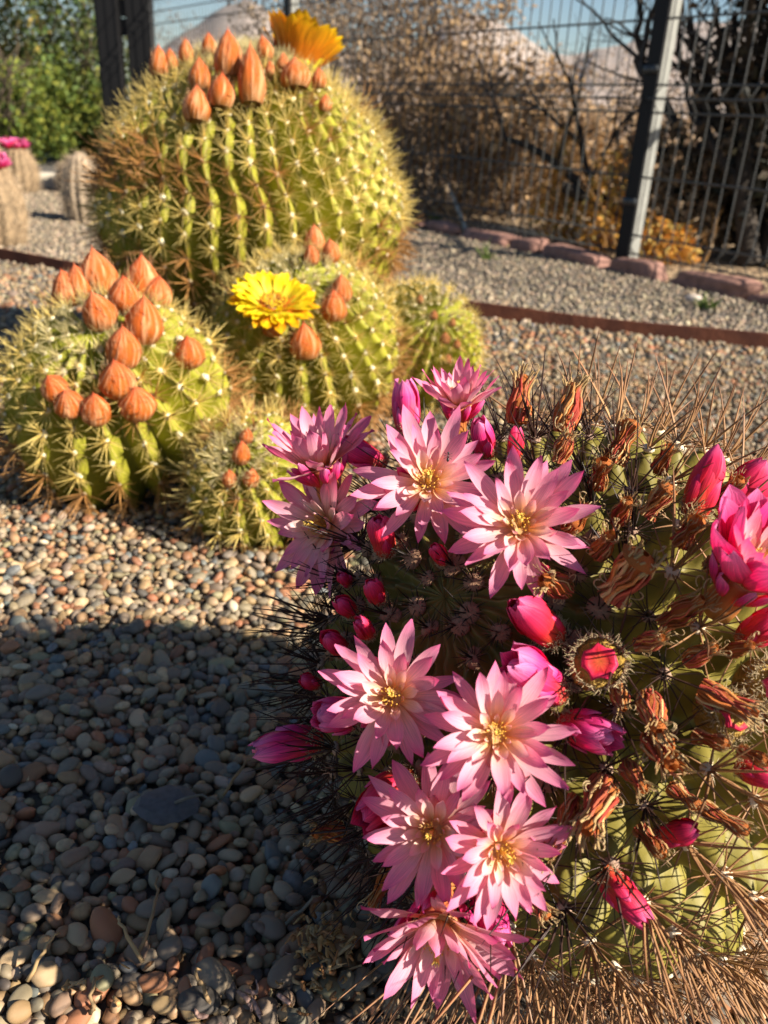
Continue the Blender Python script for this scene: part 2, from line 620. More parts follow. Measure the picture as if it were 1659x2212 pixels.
def inside_bed(xy):
    ex = np.array([e[0] for e in ED])
    ey = np.array([e[1] for e in ED])
    return xy[:, 1] < np.interp(xy[:, 0], ex, ey) - 0.02


def scatter(y0, y1, sp, margin=60):
    xs = np.arange(-2.6, 2.6, sp)
    ys = np.arange(y0, y1, sp)
    X, Y = np.meshgrid(xs, ys)
    X = X + (np.arange(len(ys)) % 2)[:, None] * sp * .5
    p = np.stack([X.ravel(), Y.ravel()], 1) + RNG.uniform(-.42, .42, (X.size, 2)) * sp
    px, py, z = project(np.c_[p, np.zeros(len(p))])
    ok = (z > 0.05) & (px > -margin) & (px < 1659 + margin) & (py < 2212 + margin * 1.6) & (py > -50)
    return p[ok]


def rot_mats(n, tilt=0.5):
    a = RNG.uniform(0, 2 * PI, n)
    b = RNG.normal(0, tilt, n)
    c = RNG.normal(0, tilt, n)
    ca, sa, cb, sb, cc, sc_ = np.cos(a), np.sin(a), np.cos(b), np.sin(b), np.cos(c), np.sin(c)
    Rz = np.zeros((n, 3, 3)); Rz[:, 0, 0] = ca; Rz[:, 0, 1] = -sa; Rz[:, 1, 0] = sa; Rz[:, 1, 1] = ca; Rz[:, 2, 2] = 1
    Rx = np.zeros((n, 3, 3)); Rx[:, 0, 0] = 1; Rx[:, 1, 1] = cb; Rx[:, 1, 2] = -sb; Rx[:, 2, 1] = sb; Rx[:, 2, 2] = cb
    Ry = np.zeros((n, 3, 3)); Ry[:, 1, 1] = 1; Ry[:, 0, 0] = cc; Ry[:, 0, 2] = sc_; Ry[:, 2, 0] = -sc_; Ry[:, 2, 2] = cc
    return Rx @ Ry @ Rz


def stones(name, pos, axes, R, colr, base, parent, m, kind='stuff'):
    n = len(pos)
    shapes = [lumpy(base[0], 0.13, s) for s in range(9)]
    V = np.zeros((n, len(base[0]), 3))
    idx = RNG.integers(0, 9, n)
    for s in range(9):
        k = idx == s
        V[k] = np.einsum('nij,nvj->nvi', R[k], shapes[s][None] * axes[k][:, None]) + pos[k][:, None]
    F = (base[1][None] + (np.arange(n) * len(base[0]))[:, None, None]).reshape(-1, 3)
    c = np.repeat(colr, len(base[0]), 0)
    o = link(name, build_mesh(name, V.reshape(-1, 3), F, m, c), parent)
    return tag(o, kind=kind)


def pick_cols(n, pal=PAL, w=PW, var=0.22):
    c = pal[RNG.choice(len(pal), n, p=w)]
    c = c * np.array([.92, .80, .64])
    return np.clip(c * RNG.uniform(1 - var, 1 + var, (n, 1)) * RNG.uniform(.95, 1.05, (n, 3)), 0.02, 0.75)


def clear_of_cacti(p):
    ok = np.ones(len(p), bool)
    for C, R in [(CF, 0.09)] + [(c, r * .72) for c, r in HEADS.values()]:
        ok &= np.hypot(p[:, 0] - C[0], p[:, 1] - C[1]) > R
    return ok


# upper layer, near: the 300 largest are pebbles of their own
up = scatter(0.12, 1.75, 0.0092)
up = up[clear_of_cacti(up) & inside_bed(up)]
n = len(up)
sz = np.clip(np.exp(RNG.normal(0, 0.26, n)), .5, 1.75)
ax = np.stack([0.0054 * sz * RNG.uniform(.9, 1.4, n), 0.0044 * sz, 0.0034 * sz * RNG.uniform(.8, 1.1, n)], 1)
pz = 0.0058 + RNG.uniform(-.002, .0045, n) + (ax[:, 2] - .004) * .6
pos = np.c_[up, pz]
ax *= np.clip(1.12 - .22 * up[:, 1:2], .8, 1.05) * .95
R_ = rot_mats(n, .38)
cc = pick_cols(n)
px, py, zz = project(pos)
hitf = np.zeros(n, bool)
dv = pos - EYE
dl = np.linalg.norm(dv, axis=1)
dn = dv / dl[:, None]
b = dn @ (CF - EYE)
hitf = (b * b - ((CF - EYE) @ (CF - EYE) - (RF * .95) ** 2) > 0)
vis = (px > 0) & (px < 1659) & (py > 0) & (py < 2212) & ~hitf
score = np.where(vis, ax[:, 0] * ax[:, 1] / dl ** 2, 0)
top = np.argsort(-score)[:300]
istop = np.zeros(n, bool)
istop[top] = True
PEBM = {}
for k in range(48):
    V = lumpy(ICO2[0], 0.15, 100 + k)
    V[:, 2] = np.where(V[:, 2] < 0, V[:, 2] * .85, V[:, 2])
    PEBM[k] = build_mesh('pebble', V, ICO2[1], MT['pebble'], np.tile(pick_cols(1)[0], (len(V), 1)))
for i in top:
    R3 = R_[i]
    m4 = Matrix.Identity(4)
    for a in range(3):
        for c in range(3):
            m4[a][c] = R3[a][c] * ax[i][c]
        m4[a][3] = pos[i][a]
    link('pebble', PEBM[random.randrange(48)], bed, m4)
rest = ~istop
near = rest & (dl < 0.95)
V1, A1 = [], []
stones('loose_pebbles', pos[near], ax[near], R_[near], cc[near], ICO1, bed, MT['pebble'])
fr = rest & ~near
lo = scatter(0.12, 1.25, 0.0105)
lo = lo[clear_of_cacti(lo)]
nl = len(lo)
sz2 = np.exp(RNG.normal(0, .25, nl))
posl = np.c_[lo, RNG.uniform(.001, .004, nl)]
axl = np.stack([.0056 * sz2, .0048 * sz2, .0038 * sz2], 1)
pp = np.r_[pos[fr], posl]
stones('fine_gravel', pp, np.r_[ax[fr], axl], np.r_[R_[fr], rot_mats(nl, .4)], np.r_[cc[fr], pick_cols(nl)], (ICO_V, ICO_F), bed, MT['pebble'])
# tan gravel inside the bed behind the cacti and grey gravel beyond the edging
fg = scatter(1.6, 4.9, 0.0165)
n = len(fg)
inb = inside_bed(fg)
s = (fg - P0) @ FN
ok = s > 0.10
fg, inb = fg[ok], inb[ok]
n = len(fg)
cg = np.where(inb[:, None], pick_cols(n), pick_cols(n, np.array([(0.26, .24, .21), (.35, .32, .275), (.17, .16, .15), (.44, .40, .34), (.31, .26, .21)]), np.array([.3, .25, .2, .1, .15])))
s = np.exp(RNG.normal(0, .3, n)) * np.where(inb, .8, .7)
axf = np.stack([.0085 * s, .0068 * s, .0055 * s], 1)
stones('scattered_gravel', np.c_[fg, RNG.uniform(0, .004, n)], axf, rot_mats(n, .4), cg, (ICO_V, ICO_F), path, MT['pebble'])

# ---- rusty steel edging
mb = MB()
ep = np.array(ED)
for side in (0.0, 0.006):
    pass
t = np.linspace(0, 1, 60)
seglen = np.r_[0, np.cumsum(np.hypot(*np.diff(ep, axis=0).T))]
ex = np.interp(t * seglen[-1], seglen, ep[:, 0])
ey = np.interp(t * seglen[-1], seglen, ep[:, 1]) + 0.006 * np.sin(t * 23)
prof = [(-.004, -.03), (-.004, .034), (.004, .034), (.004, -.03)]
V = np.concatenate([[(x, y + dy, z + 0.003 * math.sin(x * 9)) for dy, z in prof] for x, y in zip(ex, ey)])
i = np.arange(59)[:, None] * 4
j = np.arange(4)[None]
Q = np.stack([i + j, i + (j + 1) % 4, i + (j + 1) % 4 + 4, i + j + 4], -1).reshape(-1, 4)
mb.add(V, Q)
tag(link('garden_edging', mb.mesh('garden_edging', MT['rust'], False)), 'rusty brown steel edging strip dividing tan gravel from grey gravel', 'edging')

# ---- kerb of reddish stones under the fence
kerb = tag(link('stone_kerb', None), 'row of rough reddish stones laid along the foot of the wire fence', 'kerb')
d = -6.8
ki = 0
while d < 1.9:
    L = random.uniform(.14, .36)
    c2 = P0 + FU * (d + L / 2) + FN * (0.055 + random.uniform(-.012, .012))
    V = ICO2[0].copy()
    V = np.sign(V) * np.abs(V) ** 0.45
    V = lumpy(V, .16, 500 + ki)
    V = V / np.abs(V).max(0)
    hgt = random.uniform(.022, .042)
    V = V * np.array([L / 2 + .004, random.uniform(.05, .062), hgt])
    me = build_mesh('kerb_stone', V, ICO2[1], MT['kerbstone'], None)
    ang = math.atan2(FU[1], FU[0]) + random.uniform(-.05, .05)
    o = link('kerb_stone', me, kerb, Matrix.Translation((c2[0], c2[1], hgt * .42)) @ Matrix.Rotation(ang, 4, 'Z') @ Matrix.Rotation(random.uniform(-.06, .06), 4, 'Y'))
    d += L
    ki += 1

# ---- fence
FH = 1.55
Z3 = np.array([0, 0, 1.0])
FU3 = np.r_[FU, 0]
FN3 = np.r_[FN, 0]


def fence_panel(d0, d1, label):
    e = tag(link('wire_fence', None), label, 'fence', 'welded wire fence runs')
    e.location = (*(P0 + FU * d0), 0)
    zs = [(-.01, 0), (.06, 0), (.085, .028), (.11, 0), (.50, 0), (.535, .032), (.57, 0), (1.02, 0), (1.05, .03), (1.08, 0), (1.53, 0)]
    mb = MB()
    sweep(mb, [FN3 * o + Z3 * z for z, o in zs], .0023, 4)
    me = mb.mesh('vertical_wire', MT['wire'])
    k = 0.045
    while k < (d1 - d0) - .03:
        link('vertical_wire', me, e, Matrix.Translation(Vector(FU3 * k)))
        k += .05
    L = d1 - d0 - .05
    mb = MB()
    sweep(mb, [FU3 * .025, FU3 * (.025 + L / 2), FU3 * (.025 + L)], .0036, 4)
    mh = mb.mesh('horizontal_wire', MT['wire'])
    for z, o in [(.055, .005), (.115, .005), (.30, .005), (.495, .005), (.535, .036), (.575, .005), (.76, .005), (.94, .005), (1.015, .005), (1.085, .005), (1.28, .005), (1.5, .005)]:
        link('horizontal_wire', mh, e, Matrix.Translation(Vector(FN3 * o + Z3 * z)))
    return e


fence_panel(0, 1.35, 'dark wire mesh fence run in front of the dark ivy-covered tree')
fence_panel(-2.5, 0, 'dark wire mesh fence run in front of the brown scrub and orange shrubs')
fence_panel(-5.0, -2.5, 'dark wire mesh fence run rising behind the biggest barrel cactus')


def fence_post(dd, label):
    e = tag(link('fence_post', None), label, 'post', 'square dark fence posts')
    e.location = (*(P0 + FU * dd - FN * .03), 0)
    mb = MB()
    x, y = FU3, FN3
    w = .026
    ch = .004
    pr = [(-w + ch, -w), (w - ch, -w), (w, -w + ch), (w, w - ch), (w - ch, w), (-w + ch, w), (-w, w - ch), (-w, -w + ch)]
    V = np.concatenate([[x * a + y * b + Z3 * z for a, b in pr] for z in (-.05, 1.62)])
    Q = [[q, (q + 1) % 8, (q + 1) % 8 + 8, q + 8] for q in range(8)]
    mb.add(V, Q)
    link('shaft', mb.mesh('shaft', MT['galv'], False), e)
    mb = MB()
    box(mb, Z3 * .78 + FN3 * .031, x, y, Z3, .056, .010, 1.64)
    link('cover_strip', mb.mesh('cover_strip', MT['black'], False), e)
    mb = MB()
    box(mb, Z3 * 1.63, x, y, Z3, .058, .058, .02)
    link('cap', mb.mesh('cap', MT['steel_dark'], False), e)
    mb = MB()
    box(mb, (0, 0, 0), x, y, Z3, .030, .012, .022)
    revolve(mb, [(0.0001, .0), (.006, 0), (.006, .012), (.0001, .013)], 8)
    me = mb.mesh('clip', MT['steel_dark'])
    for z in (.22, .62, 1.22):
        for sgn in (-1, 1):
            link('clip', me, e, Matrix.Translation(Vector(Z3 * z + FN3 * .040 + FU3 * .014 * sgn)))
    return e


fence_post(0, 'square dark steel fence post with a sunlit side, beside the dark tree')
fence_post(-2.5, 'slim dark fence post rising behind the upright orange-yellow flower')
# gate pillars, far left
gx = far(245, 180, 7.1)
gy = far(312, 180, 7.1)
for gpt, wd, lb in ((gx, .15, 'wide black gate pillar beside the green hedge'), (gy, .17, 'wide black gate pillar next to the wire fence')):
    mb = MB()
    box(mb, (0, 0, .95), (1, 0, 0), (0, 1, 0), Z3, wd, .12, 2.0)
    o = tag(link('gate_pillar', None), lb, 'pillar', 'black gate pillars')
    o.location = (gpt[0], gpt[1], 0)
    link('shaft', mb.mesh('shaft', MT['black'], False), o)
    mb = MB()
    box(mb, (0, 0, 1.97), (1, 0, 0), (0, 1, 0), Z3, wd + .03, .15, .04)
    link('cap', mb.mesh('cap', MT['black'], False), o)
g = tag(link('gate', None), 'narrow black slatted gate hung between two black pillars', 'gate')
g.location = ((gx[0] + gy[0]) / 2, (gx[1] + gy[1]) / 2, 0)
mb = MB()
box(mb, (0, 0, 0), (1, 0, 0), (0, 1, 0), Z3, .13, .03, .11)
me = mb.mesh('slat', MT['black'], False)
for z in [.12, .24] + [0.92 + .118 * q for q in range(9)]:
    link('slat', me, g, Matrix.Translation((0, 0, z)))


# ---- vegetation
def leaf_cloud(name, blobs, nleaf, size, pal, parent, m=None, flat=0.0, aspect=2.0, seed=0):
    r = np.random.default_rng(seed)
    w = np.array([b[3] * b[4] * b[5] for b in blobs]) ** .8
    k = r.choice(len(blobs), nleaf, p=w / w.sum())
    B = np.array(blobs)[k]
    d = r.normal(size=(nleaf, 3))
    d /= np.linalg.norm(d, axis=1)[:, None]
    rad = r.uniform(.25, 1, nleaf) ** .45
    # uneven outline and gaps
    ph = r.uniform(0, 6.28, (3,))
    rad = rad * (1 + .22 * np.sin(d @ np.array([5, 3, 4]) + k + ph[0]) + .15 * np.sin(d @ np.array([-7, 9, 6]) + 2 * k))
    c = B[:, :3] + d * rad[:, None] * B[:, 3:6]
    u = r.normal(size=(nleaf, 3))
    u /= np.linalg.norm(u, axis=1)[:, None]
    v = np.cross(u, r.normal(size=(nleaf, 3)))
    v /= np.linalg.norm(v, axis=1)[:, None]
    nn = np.cross(u, v)
    s = size * r.uniform(.6, 1.4, (nleaf, 1))
    V = np.stack([c - u * s * aspect * .5, c - v * s * .5 + nn * s * .12, c + u * s * aspect * .5, c + v * s * .5 + nn * s * .12], 1)
    keep = c[:, 2] > .0
    V = V[keep]
    pal = np.array(pal)
    cl = pal[r.integers(0, len(pal), nleaf)] * r.uniform(.7, 1.3, (nleaf, 1))
    cl = cl[keep]
    F = np.arange(len(V) * 4).reshape(-1, 4)
    return link(name, build_mesh(name, V.reshape(-1, 3), F, m or MT['leaf'], np.repeat(cl, 4, 0), smooth=False), parent)


def branches(mb, p, d, L, r, depth, rs, col, spread=.55, up=.1, kids=(2, 4)):
    n = 5
    pts = [np.array(p, float)]
    dd = nrm(d)
    for _ in range(n):
        dd = nrm(dd + rs.normal(size=3) * .13 + np.array([0, 0, up * .3]))
        pts.append(pts[-1] + dd * L / n)
    sweep(mb, pts, np.linspace(r, r * .55, n + 1), 5 if depth > 1 else 3, np.array(col) * rs.uniform(.75, 1.25), cap=False)
    if depth <= 0:
        return
    for _ in range(rs.integers(*kids)):
        q = rs.integers(2, n + 1)
        nd = nrm(dd + rs.normal(size=3) * spread)
        branches(mb, pts[q], nd, L * rs.uniform(.5, .8), r * .5, depth - 1, rs, col, spread, up, kids)


def shrub(name, label, cat, base, blobs, nleaf, size, pal, group=None, stems=5, sl=.8, scol=(.10, .075, .05), seed=0, depth=3, lean=(0, 0, 1), srad=.02, spread=.55, aspect=2.0):
    e = tag(link(name, None), label, cat, group)
    e.location = tuple(base)
    rs = np.random.default_rng(seed)
    mb = MB()
    for _ in range(stems):
        dd = nrm(np.array(lean) + rs.normal(size=3) * .3)
        dd[2] = abs(dd[2])
        branches(mb, rs.normal(size=3) * np.array([.1, .1, 0]), dd, sl * rs.uniform(.7, 1.2), srad * rs.uniform(.7, 1.2), depth, rs, scol, spread, kids=(2, 5))
    so2 = link('trunk' if cat == 'tree' else 'stems', mb.mesh('stems', MT['twig']), e)
    if cat != 'tree':
        so2['kind'] = 'stuff'
    if nleaf:
        leaf_cloud('crown' if cat == 'tree' else 'foliage', blobs, nleaf, size, pal, e, seed=seed + 1, aspect=aspect)
    return e


GRN = [(.10, .16, .035), (.14, .19, .04), (.08, .13, .045), (.20, .23, .06), (.06, .10, .04)]
YGR = [(.30, .31, .05), (.22, .27, .04), (.36, .33, .08), (.15, .20, .04)]
OLV = [(.30, .22, .04), (.24, .19, .05), (.17, .16, .04)]
BRN = [(.28, .18, .095), (.36, .23, .115), (.19, .13, .085), (.44, .28, .13), (.24, .18, .14)]
ORG = [(.58, .28, .04), (.62, .34, .06), (.46, .20, .04), (.5, .36, .1)]
DRK = [(.020, .022, .013), (.035, .032, .018), (.015, .016, .012), (.06, .045, .028), (.09, .065, .04)]  # dense dark foliage, with shade from things out of view put into the colour

# evergreen hedge shrubs at the left
b0 = gnd(150, 345)
shrub('evergreen_shrub', 'tall dark green conifer shrub beside the black gate pillar', 'shrub', (b0[0], b0[1] + .5, 0),
      [(0, 0, .55, .42, .4, .55), (-.1, .1, 1.1, .4, .38, .5), (.2, .05, .9, .3, .3, .5), (.12, 0, 1.5, .3, .3, .4)], 9000, .022, GRN + [(.16, .17, .07)], 'hedge shrubs', seed=3)
shrub('evergreen_shrub', 'low yellow-green shrub in front of the dark conifer shrub', 'shrub', (b0[0] + .1, b0[1] - .05, 0),
      [(-.12, 0, .28, .32, .25, .30), (.18, .0, .22, .28, .22, .22), (0, .1, .5, .25, .2, .2)], 6000, .020, YGR + GRN[:2], 'hedge shrubs', seed=5, sl=.4)
b1 = gnd(15, 345)
shrub('evergreen_shrub', 'olive-tipped shrub with golden top against the sky', 'shrub', (b1[0] - .1, b1[1] + .8, 0),
      [(0, 0, .45, .4, .4, .5), (.05, 0, 1.0, .26, .26, .34)], 5000, .024, OLV + GRN, 'hedge shrubs', seed=8)
b2 = gnd(10, 350)
shrub('evergreen_shrub', 'bushy mid green shrub behind the small pink-flowered cacti', 'shrub', (b2[0], b2[1], 0),
      [(0, 0, .3, .36, .3, .34), (.3, .1, .35, .3, .3, .35)], 5000, .022, GRN[:2] + YGR[:2], 'hedge shrubs', seed=9, sl=.5)

# scrub beyond the fence
def beyond(x, dist_behind, along=None):
    """ground point behind the fence under picture column x"""
    d = ray(x, 560)
    h = d[:2] / np.linalg.norm(d[:2])
    # intersect with line P0 - FN*dist_behind
    o = P0 - FN * dist_behind
    A = np.array([[h[0], -FU[0]], [h[1], -FU[1]]])
    s = np.linalg.solve(A, o)
    return h * s[0]


def scrub(x, back, hgt, wid, label, pal=BRN, nleaf=5000, seed=0, stems=7, size=.02, scol=(.20, .15, .11)):
    p = beyond(x, back)
    bl = [(0, 0, hgt * .35, wid * .5, wid * .4, hgt * .4), (wid * .25, 0, hgt * .6, wid * .35, wid * .35, hgt * .35), (-wid * .25, .1, hgt * .65, wid * .35, wid * .3, hgt * .35)]
    return shrub('dry_shrub', label, 'shrub', (p[0], p[1], 0), bl, nleaf, size, pal, 'dry scrub beyond the fence', stems, hgt * .45, scol, seed, 3, srad=.012, spread=.6)


scrub(700, 1.2, 1.9, 1.3, 'tall grey-brown thicket behind the upright orange-yellow flower', seed=21, nleaf=7000, pal=[(.26, .20, .15), (.33, .26, .19), (.20, .15, .115), (.40, .29, .17), (.28, .23, .2)])
scrub(860, .9, 1.75, 1.2, 'tall brown thicket rising above the flank of the biggest barrel cactus', seed=22, nleaf=8000, pal=[(.27, .19, .12), (.35, .25, .15), (.20, .15, .11), (.42, .28, .14), (.26, .2, .16)])
scrub(960, .35, .75, .8, 'low dark brown bramble along the fence foot', seed=23, nleaf=4000, pal=BRN[:4])
scrub(1010, 2.2, 1.0, 1.4, 'tawny scrub below the gap of sky', seed=24, nleaf=6000, pal=[(.50, .30, .11), (.42, .26, .10), (.34, .21, .10)])
scrub(1110, .9, .55, .9, 'russet scrub behind the middle fence panel', seed=25, nleaf=5000, pal=BRN + [(.33, .2, .09)])
scrub(1230, 1.6, .60, 1.2, 'pale brown scrub to the side of the orange stems', seed=26, nleaf=5000, pal=[(.48, .34, .2), (.4, .28, .17), (.32, .22, .13)])
scrub(1330, 3.2, .95, 1.8, 'grey-brown scrub under the hillside near the fence post', seed=27, nleaf=6000, pal=[(.34, .26, .2), (.42, .33, .25), (.25, .2, .15)])
scrub(1470, .7, .5, .6, 'straw-coloured brush at the foot of the dark tree', seed=28, nleaf=3000, pal=[(.36, .26, .15), (.25, .17, .1)])
scrub(480, 3.0, 1.6, 2.0, 'far greyish thicket behind the crown of orange buds', seed=29, nleaf=5000, pal=[(.2, .17, .15), (.26, .22, .18), (.15, .13, .1)])

for k, (x, back, hgt, lb) in enumerate([(1188, .28, .50, 'tall golden-orange stem of autumn leaves behind the wire fence'),
                                         (1290, .28, .38, 'orange autumn shrub just to one side of the fence post'),
                                         (1425, .30, .15, 'small bright orange shrub beside the trunk of the dark tree')]):
    p = beyond(x, back)
    shrub('autumn_shrub', lb, 'shrub', (p[0], p[1], 0), [(0, 0, hgt * .5, .055 + .03 * k, .06, hgt * .5), (.02, 0, hgt * .2, .12, .1, hgt * .25)], 750, .015, ORG, 'orange autumn shrubs', 4, hgt * .6, (.25, .14, .05), 40 + k, 2, srad=.005, spread=.3)

# bare dark tree behind the post and the dark tree at the right
p = beyond(1440, .75)
e = tag(link('bare_tree', None), 'leafless dark-branched tree forking against the sky behind the fence post', 'tree')
e.location = (p[0], p[1], 0)
rs = np.random.default_rng(77)
mb = MB()
col = (.045, .038, .032)


def limb(a, b, r0, r1, kids, dep=2):
    a, b = np.array(a), np.array(b)
    tt = np.linspace(0, 1, 9)[:, None]
    pts = a + (b - a) * tt + np.cumsum(rs.normal(size=(9, 3)) * .008, 0)
    sweep(mb, pts, np.linspace(r0, r1, 9), 6, col, cap=False)
    for _ in range(kids):
        q = rs.integers(3, 9)
        branches(mb, pts[q], nrm(b - a) + rs.normal(size=3) * .5, np.linalg.norm(b - a) * rs.uniform(.25, .5), r1 * .6, dep, rs, col, .6)


def tp(x, y, back):
    q = beyond(x, back)
    dist = np.linalg.norm(q - EYE[:2])
    d = ray(x, y)
    P = EYE + d * dist / np.linalg.norm(d[:2])
    return P - np.array([p[0], p[1], 0])


limb((0.03, 0, 0), tp(1462, 300, .75), .028, .022, 0)
limb(tp(1462, 300, .75), tp(1385, 130, .75), .022, .018, 0)
limb(tp(1385, 130, .75), tp(1340, -90, .75), .015, .008, 5)
limb(tp(1388, 140, .75), tp(1235, 10, .8), .010, .004, 6)
limb(tp(1385, 135, .75), tp(1440, -120, .7), .015, .008, 3)
limb(tp(1400, 190, .75), tp(1250, 140, .8), .007, .003, 4)
limb(tp(1452, 280, .75), tp(1340, 200, .7), .008, .003, 4)
limb((0.05, 0, .1), tp(1420, 320, .8), .012, .006, 0)
link('trunk', mb.mesh('trunk', MT['twig']), e)

p = beyond(1640, .8)
shrub('dark_tree', 'dense dark tree overgrown with ivy standing behind the fence', 'tree', (p[0], p[1], 0),
      [(-.02, 0, .35, .30, .3, .45), (0, 0, .9, .36, .3, .5), (.2, 0, .6, .4, .3, .6), (.15, .1, 1.4, .45, .4, .5)], 14000, .022, DRK, None, 9, .8, (.035, .028, .022), 61, 3, srad=.045, spread=.45)

# pale thin stem leaning at the fence foot
mb = MB()
a, b2_ = beyond(1005, .12), beyond(940, .3)
dist = np.linalg.norm(b2_)
dd = ray(960, 375)
t2 = EYE + dd * dist / np.linalg.norm(dd[:2])
sweep(mb, [(a[0], a[1], -.02), (*(a + (t2[:2] - a) * .5), t2[2] * .45), tuple(t2)], [.012, .010, .006], 6, (.42, .40, .34))
tag(link('leaning_stem', mb.mesh('leaning_stem', MT['twig'])), 'pale bare stem leaning behind the fence beside the bramble', 'branch')


# hills
def hill(name, dist, prof, depth, m):
    mb = MB()
    xs = np.array([q[0] for q in prof], float)
    xi = np.linspace(xs[0], xs[-1], 90)
    yi = np.interp(xi, xs, [q[1] for q in prof]) + 3 * np.sin(xi / 31.) + 2 * np.sin(xi / 13.)
    rows = []
    for k in range(14):
        f = k / 13
        row = []
        for x, y in zip(xi, yi):
            d = ray(x, y)
            P = EYE + d * (dist / np.linalg.norm(d[:2]))
            hdir = nrm(np.array([d[0], d[1], 0]))
            top = P[2]
            z = top * (math.sin(f * PI / 2) ** 1.3) + (0 if k in (0, 13) else top * .03 * math.sin(x * .05 + k * 2.1))
            row.append(EYE * np.array([1, 1, 0]) + hdir * (dist - depth * (1 - f)) + np.array([0, 0, z - .3]))
        rows.append(row)
    V = np.array(rows).reshape(-1, 3)
    i = np.arange(13)[:, None] * 90
    j = np.arange(89)[None]
    Q = np.stack([i + j, i + j + 1, i + j + 91, i + j + 90], -1).reshape(-1, 4)
    mb.add(V, Q)
    return tag(link(name, mb.mesh(name, m)), kind='structure')


hill('hill', 260, [(250, 180), (420, 60), (480, 25), (530, 10), (600, 45), (680, 110), (850, 140), (1000, 30), (1060, 50), (1200, 125), (1330, 110), (1500, 60), (1900, 40)], 130, MT['hill'])
hill('foothill', 90, [(600, 235), (900, 200), (1100, 180), (1200, 150), (1300, 112), (1420, 90), (1700, 70), (1900, 60)], 55, MT['hill'])

# ================================================================== CACTI
class Cactus:
    """ribbed barrel: apex on +Z of the local frame"""

    def __init__(s, C, R, apex, ribs, depth, tmax, kz=1.0, kink=None, waist=None, tub=0.0, dsp=(.10, .17), t0=.12, rot=0.0, pw=1.35, ktop=1.0, axis=None, cone=1.0):
        s.ktop = ktop
        s.cone = cone
        s.C, s.R, s.ribs, s.depth, s.tmax, s.kz, s.kink, s.waist, s.tub, s.rot, s.pw = C, R, ribs, depth, tmax, kz, kink, waist, tub, rot, pw
        s.Z = nrm(apex - C) if axis is None else nrm(axis)
        s.X, s.Y, _ = frame_of(s.Z)
        ts = []
        t = t0
        while t < tmax:
            ts.append(t)
            t += dsp[0] + (dsp[1] - dsp[0]) * min(1, t / 1.0)
        s.ts = np.array(ts)

    def shift(s, t):
        if s.kink is None:
            return 0 * t
        t1, wd, amp = s.kink
        return amp / (1 + np.exp(-(t - t1) / wd))

    def base(s, t):
        r = s.R * np.ones_like(t)
        if s.waist is not None:
            t1, wd, amp = s.waist
            r = r * (1 - amp * np.exp(-((t - t1) / wd) ** 2))
        return r

    def pos(s, t, a, crest=True, drop=0.0):
        """world position on the rib crest"""
        t = np.asarray(t, float)
        a = np.asarray(a, float)
        r = s.base(t) - drop
        st, ct = np.sin(t), np.cos(t)
        st = np.where(ct > 0, np.abs(st) ** s.cone, st)
        return s.C + (r * st * np.cos(a))[..., None] * s.X + (r * st * np.sin(a))[..., None] * s.Y + (r * ct * np.where(ct < 0, s.kz, s.ktop))[..., None] * s.Z

    def normal(s, t, a):
        return nrm(np.sin(t) * (np.cos(a) * s.X + np.sin(a) * s.Y) + np.cos(t) * s.Z / (s.ktop if t < PI / 2 else s.kz))

    def hit(s, x, y, k=1.0):
        B = np.array([s.X, s.Y, s.Z])
        sc = np.array([s.R, s.R, s.R * s.ktop]) * k
        o = (B @ (EYE - s.C)) / sc
        d = (B @ ray(x, y)) / sc
        a_, b_, c_ = d @ d, o @ d, o @ o - 1
        q = b_ * b_ - a_ * c_
        v = o + d * ((-b_ - math.sqrt(max(q, 0))) / a_)
        v = v / np.linalg.norm(v)
        return s.C + (v * sc) @ B

    def areoles(s):
        out = []
        for k in range(s.ribs):
            for jn in range(len(s.ts) - 1):
                t = s.ts[jn] + (k % 2) * .5 * (s.ts[jn + 1] - s.ts[jn])
                a = (k + s.shift(np.array(t))) * 2 * PI / s.ribs + s.rot
                out.append((t, float(a), jn, k))
        return out

    def body(s, name, m, parent, c_top, c_low, per=9, rings=110):
        n = s.ribs * per
        t = np.linspace(.001, s.tmax, rings)
        u = np.arange(n) / per
        Tt, Uu = np.meshgrid(t, u, indexing='ij')
        frac = Uu - np.round(Uu)
        fade = np.clip(np.sin(Tt) * 1.6, .04, 1)
        prof = 1 - (2 * np.abs(frac)) ** s.pw
        k = np.round(Uu).astype(int) % s.ribs
        # tubercles between the areoles
        ti = np.interp(Tt, s.ts, np.arange(len(s.ts))) - (k % 2) * .5
        tb = np.cos(2 * PI * ti)
        drop = s.depth * fade * (1 - prof) + s.tub * s.depth * fade * (.5 - .5 * tb) * (0.35 + .65 * prof)
        a = (Uu + s.shift(Tt)) * 2 * PI / s.ribs + s.rot
        P = s.pos(Tt, a, drop=drop) - s.C
        i = np.arange(rings - 1)[:, None] * n
        j = np.arange(n)[None]
        kk = (j + 1) % n
        Q = np.stack([i + j, i + n + j, i + n + kk, i + kk], -1).reshape(-1, 4)
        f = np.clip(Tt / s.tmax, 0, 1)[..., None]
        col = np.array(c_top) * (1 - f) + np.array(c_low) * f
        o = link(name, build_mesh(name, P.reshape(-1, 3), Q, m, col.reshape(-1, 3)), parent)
        return o


def wool_pad(mb, r, col, seed, mi=1, hairs=10, hl=1.25):
    V = lumpy(ICO1[0], .25, seed) * np.array([r, r * .85, r * .6])
    mb.add(V, None, ICO1[1], np.array(col), None, mi)
    rs = np.random.default_rng(seed)
    for _ in range(hairs):
        d = nrm(rs.normal(size=3) * np.array([1, 1, .6]) + np.array([0, 0, .5]))
        spine(mb, d * r * .4, d, r * hl * rs.uniform(.7, 1.2), r * .05, rs.normal(size=3) * .3, np.array(col) * 1.05, np.array(col) * 1.1, 2, 3, mi)


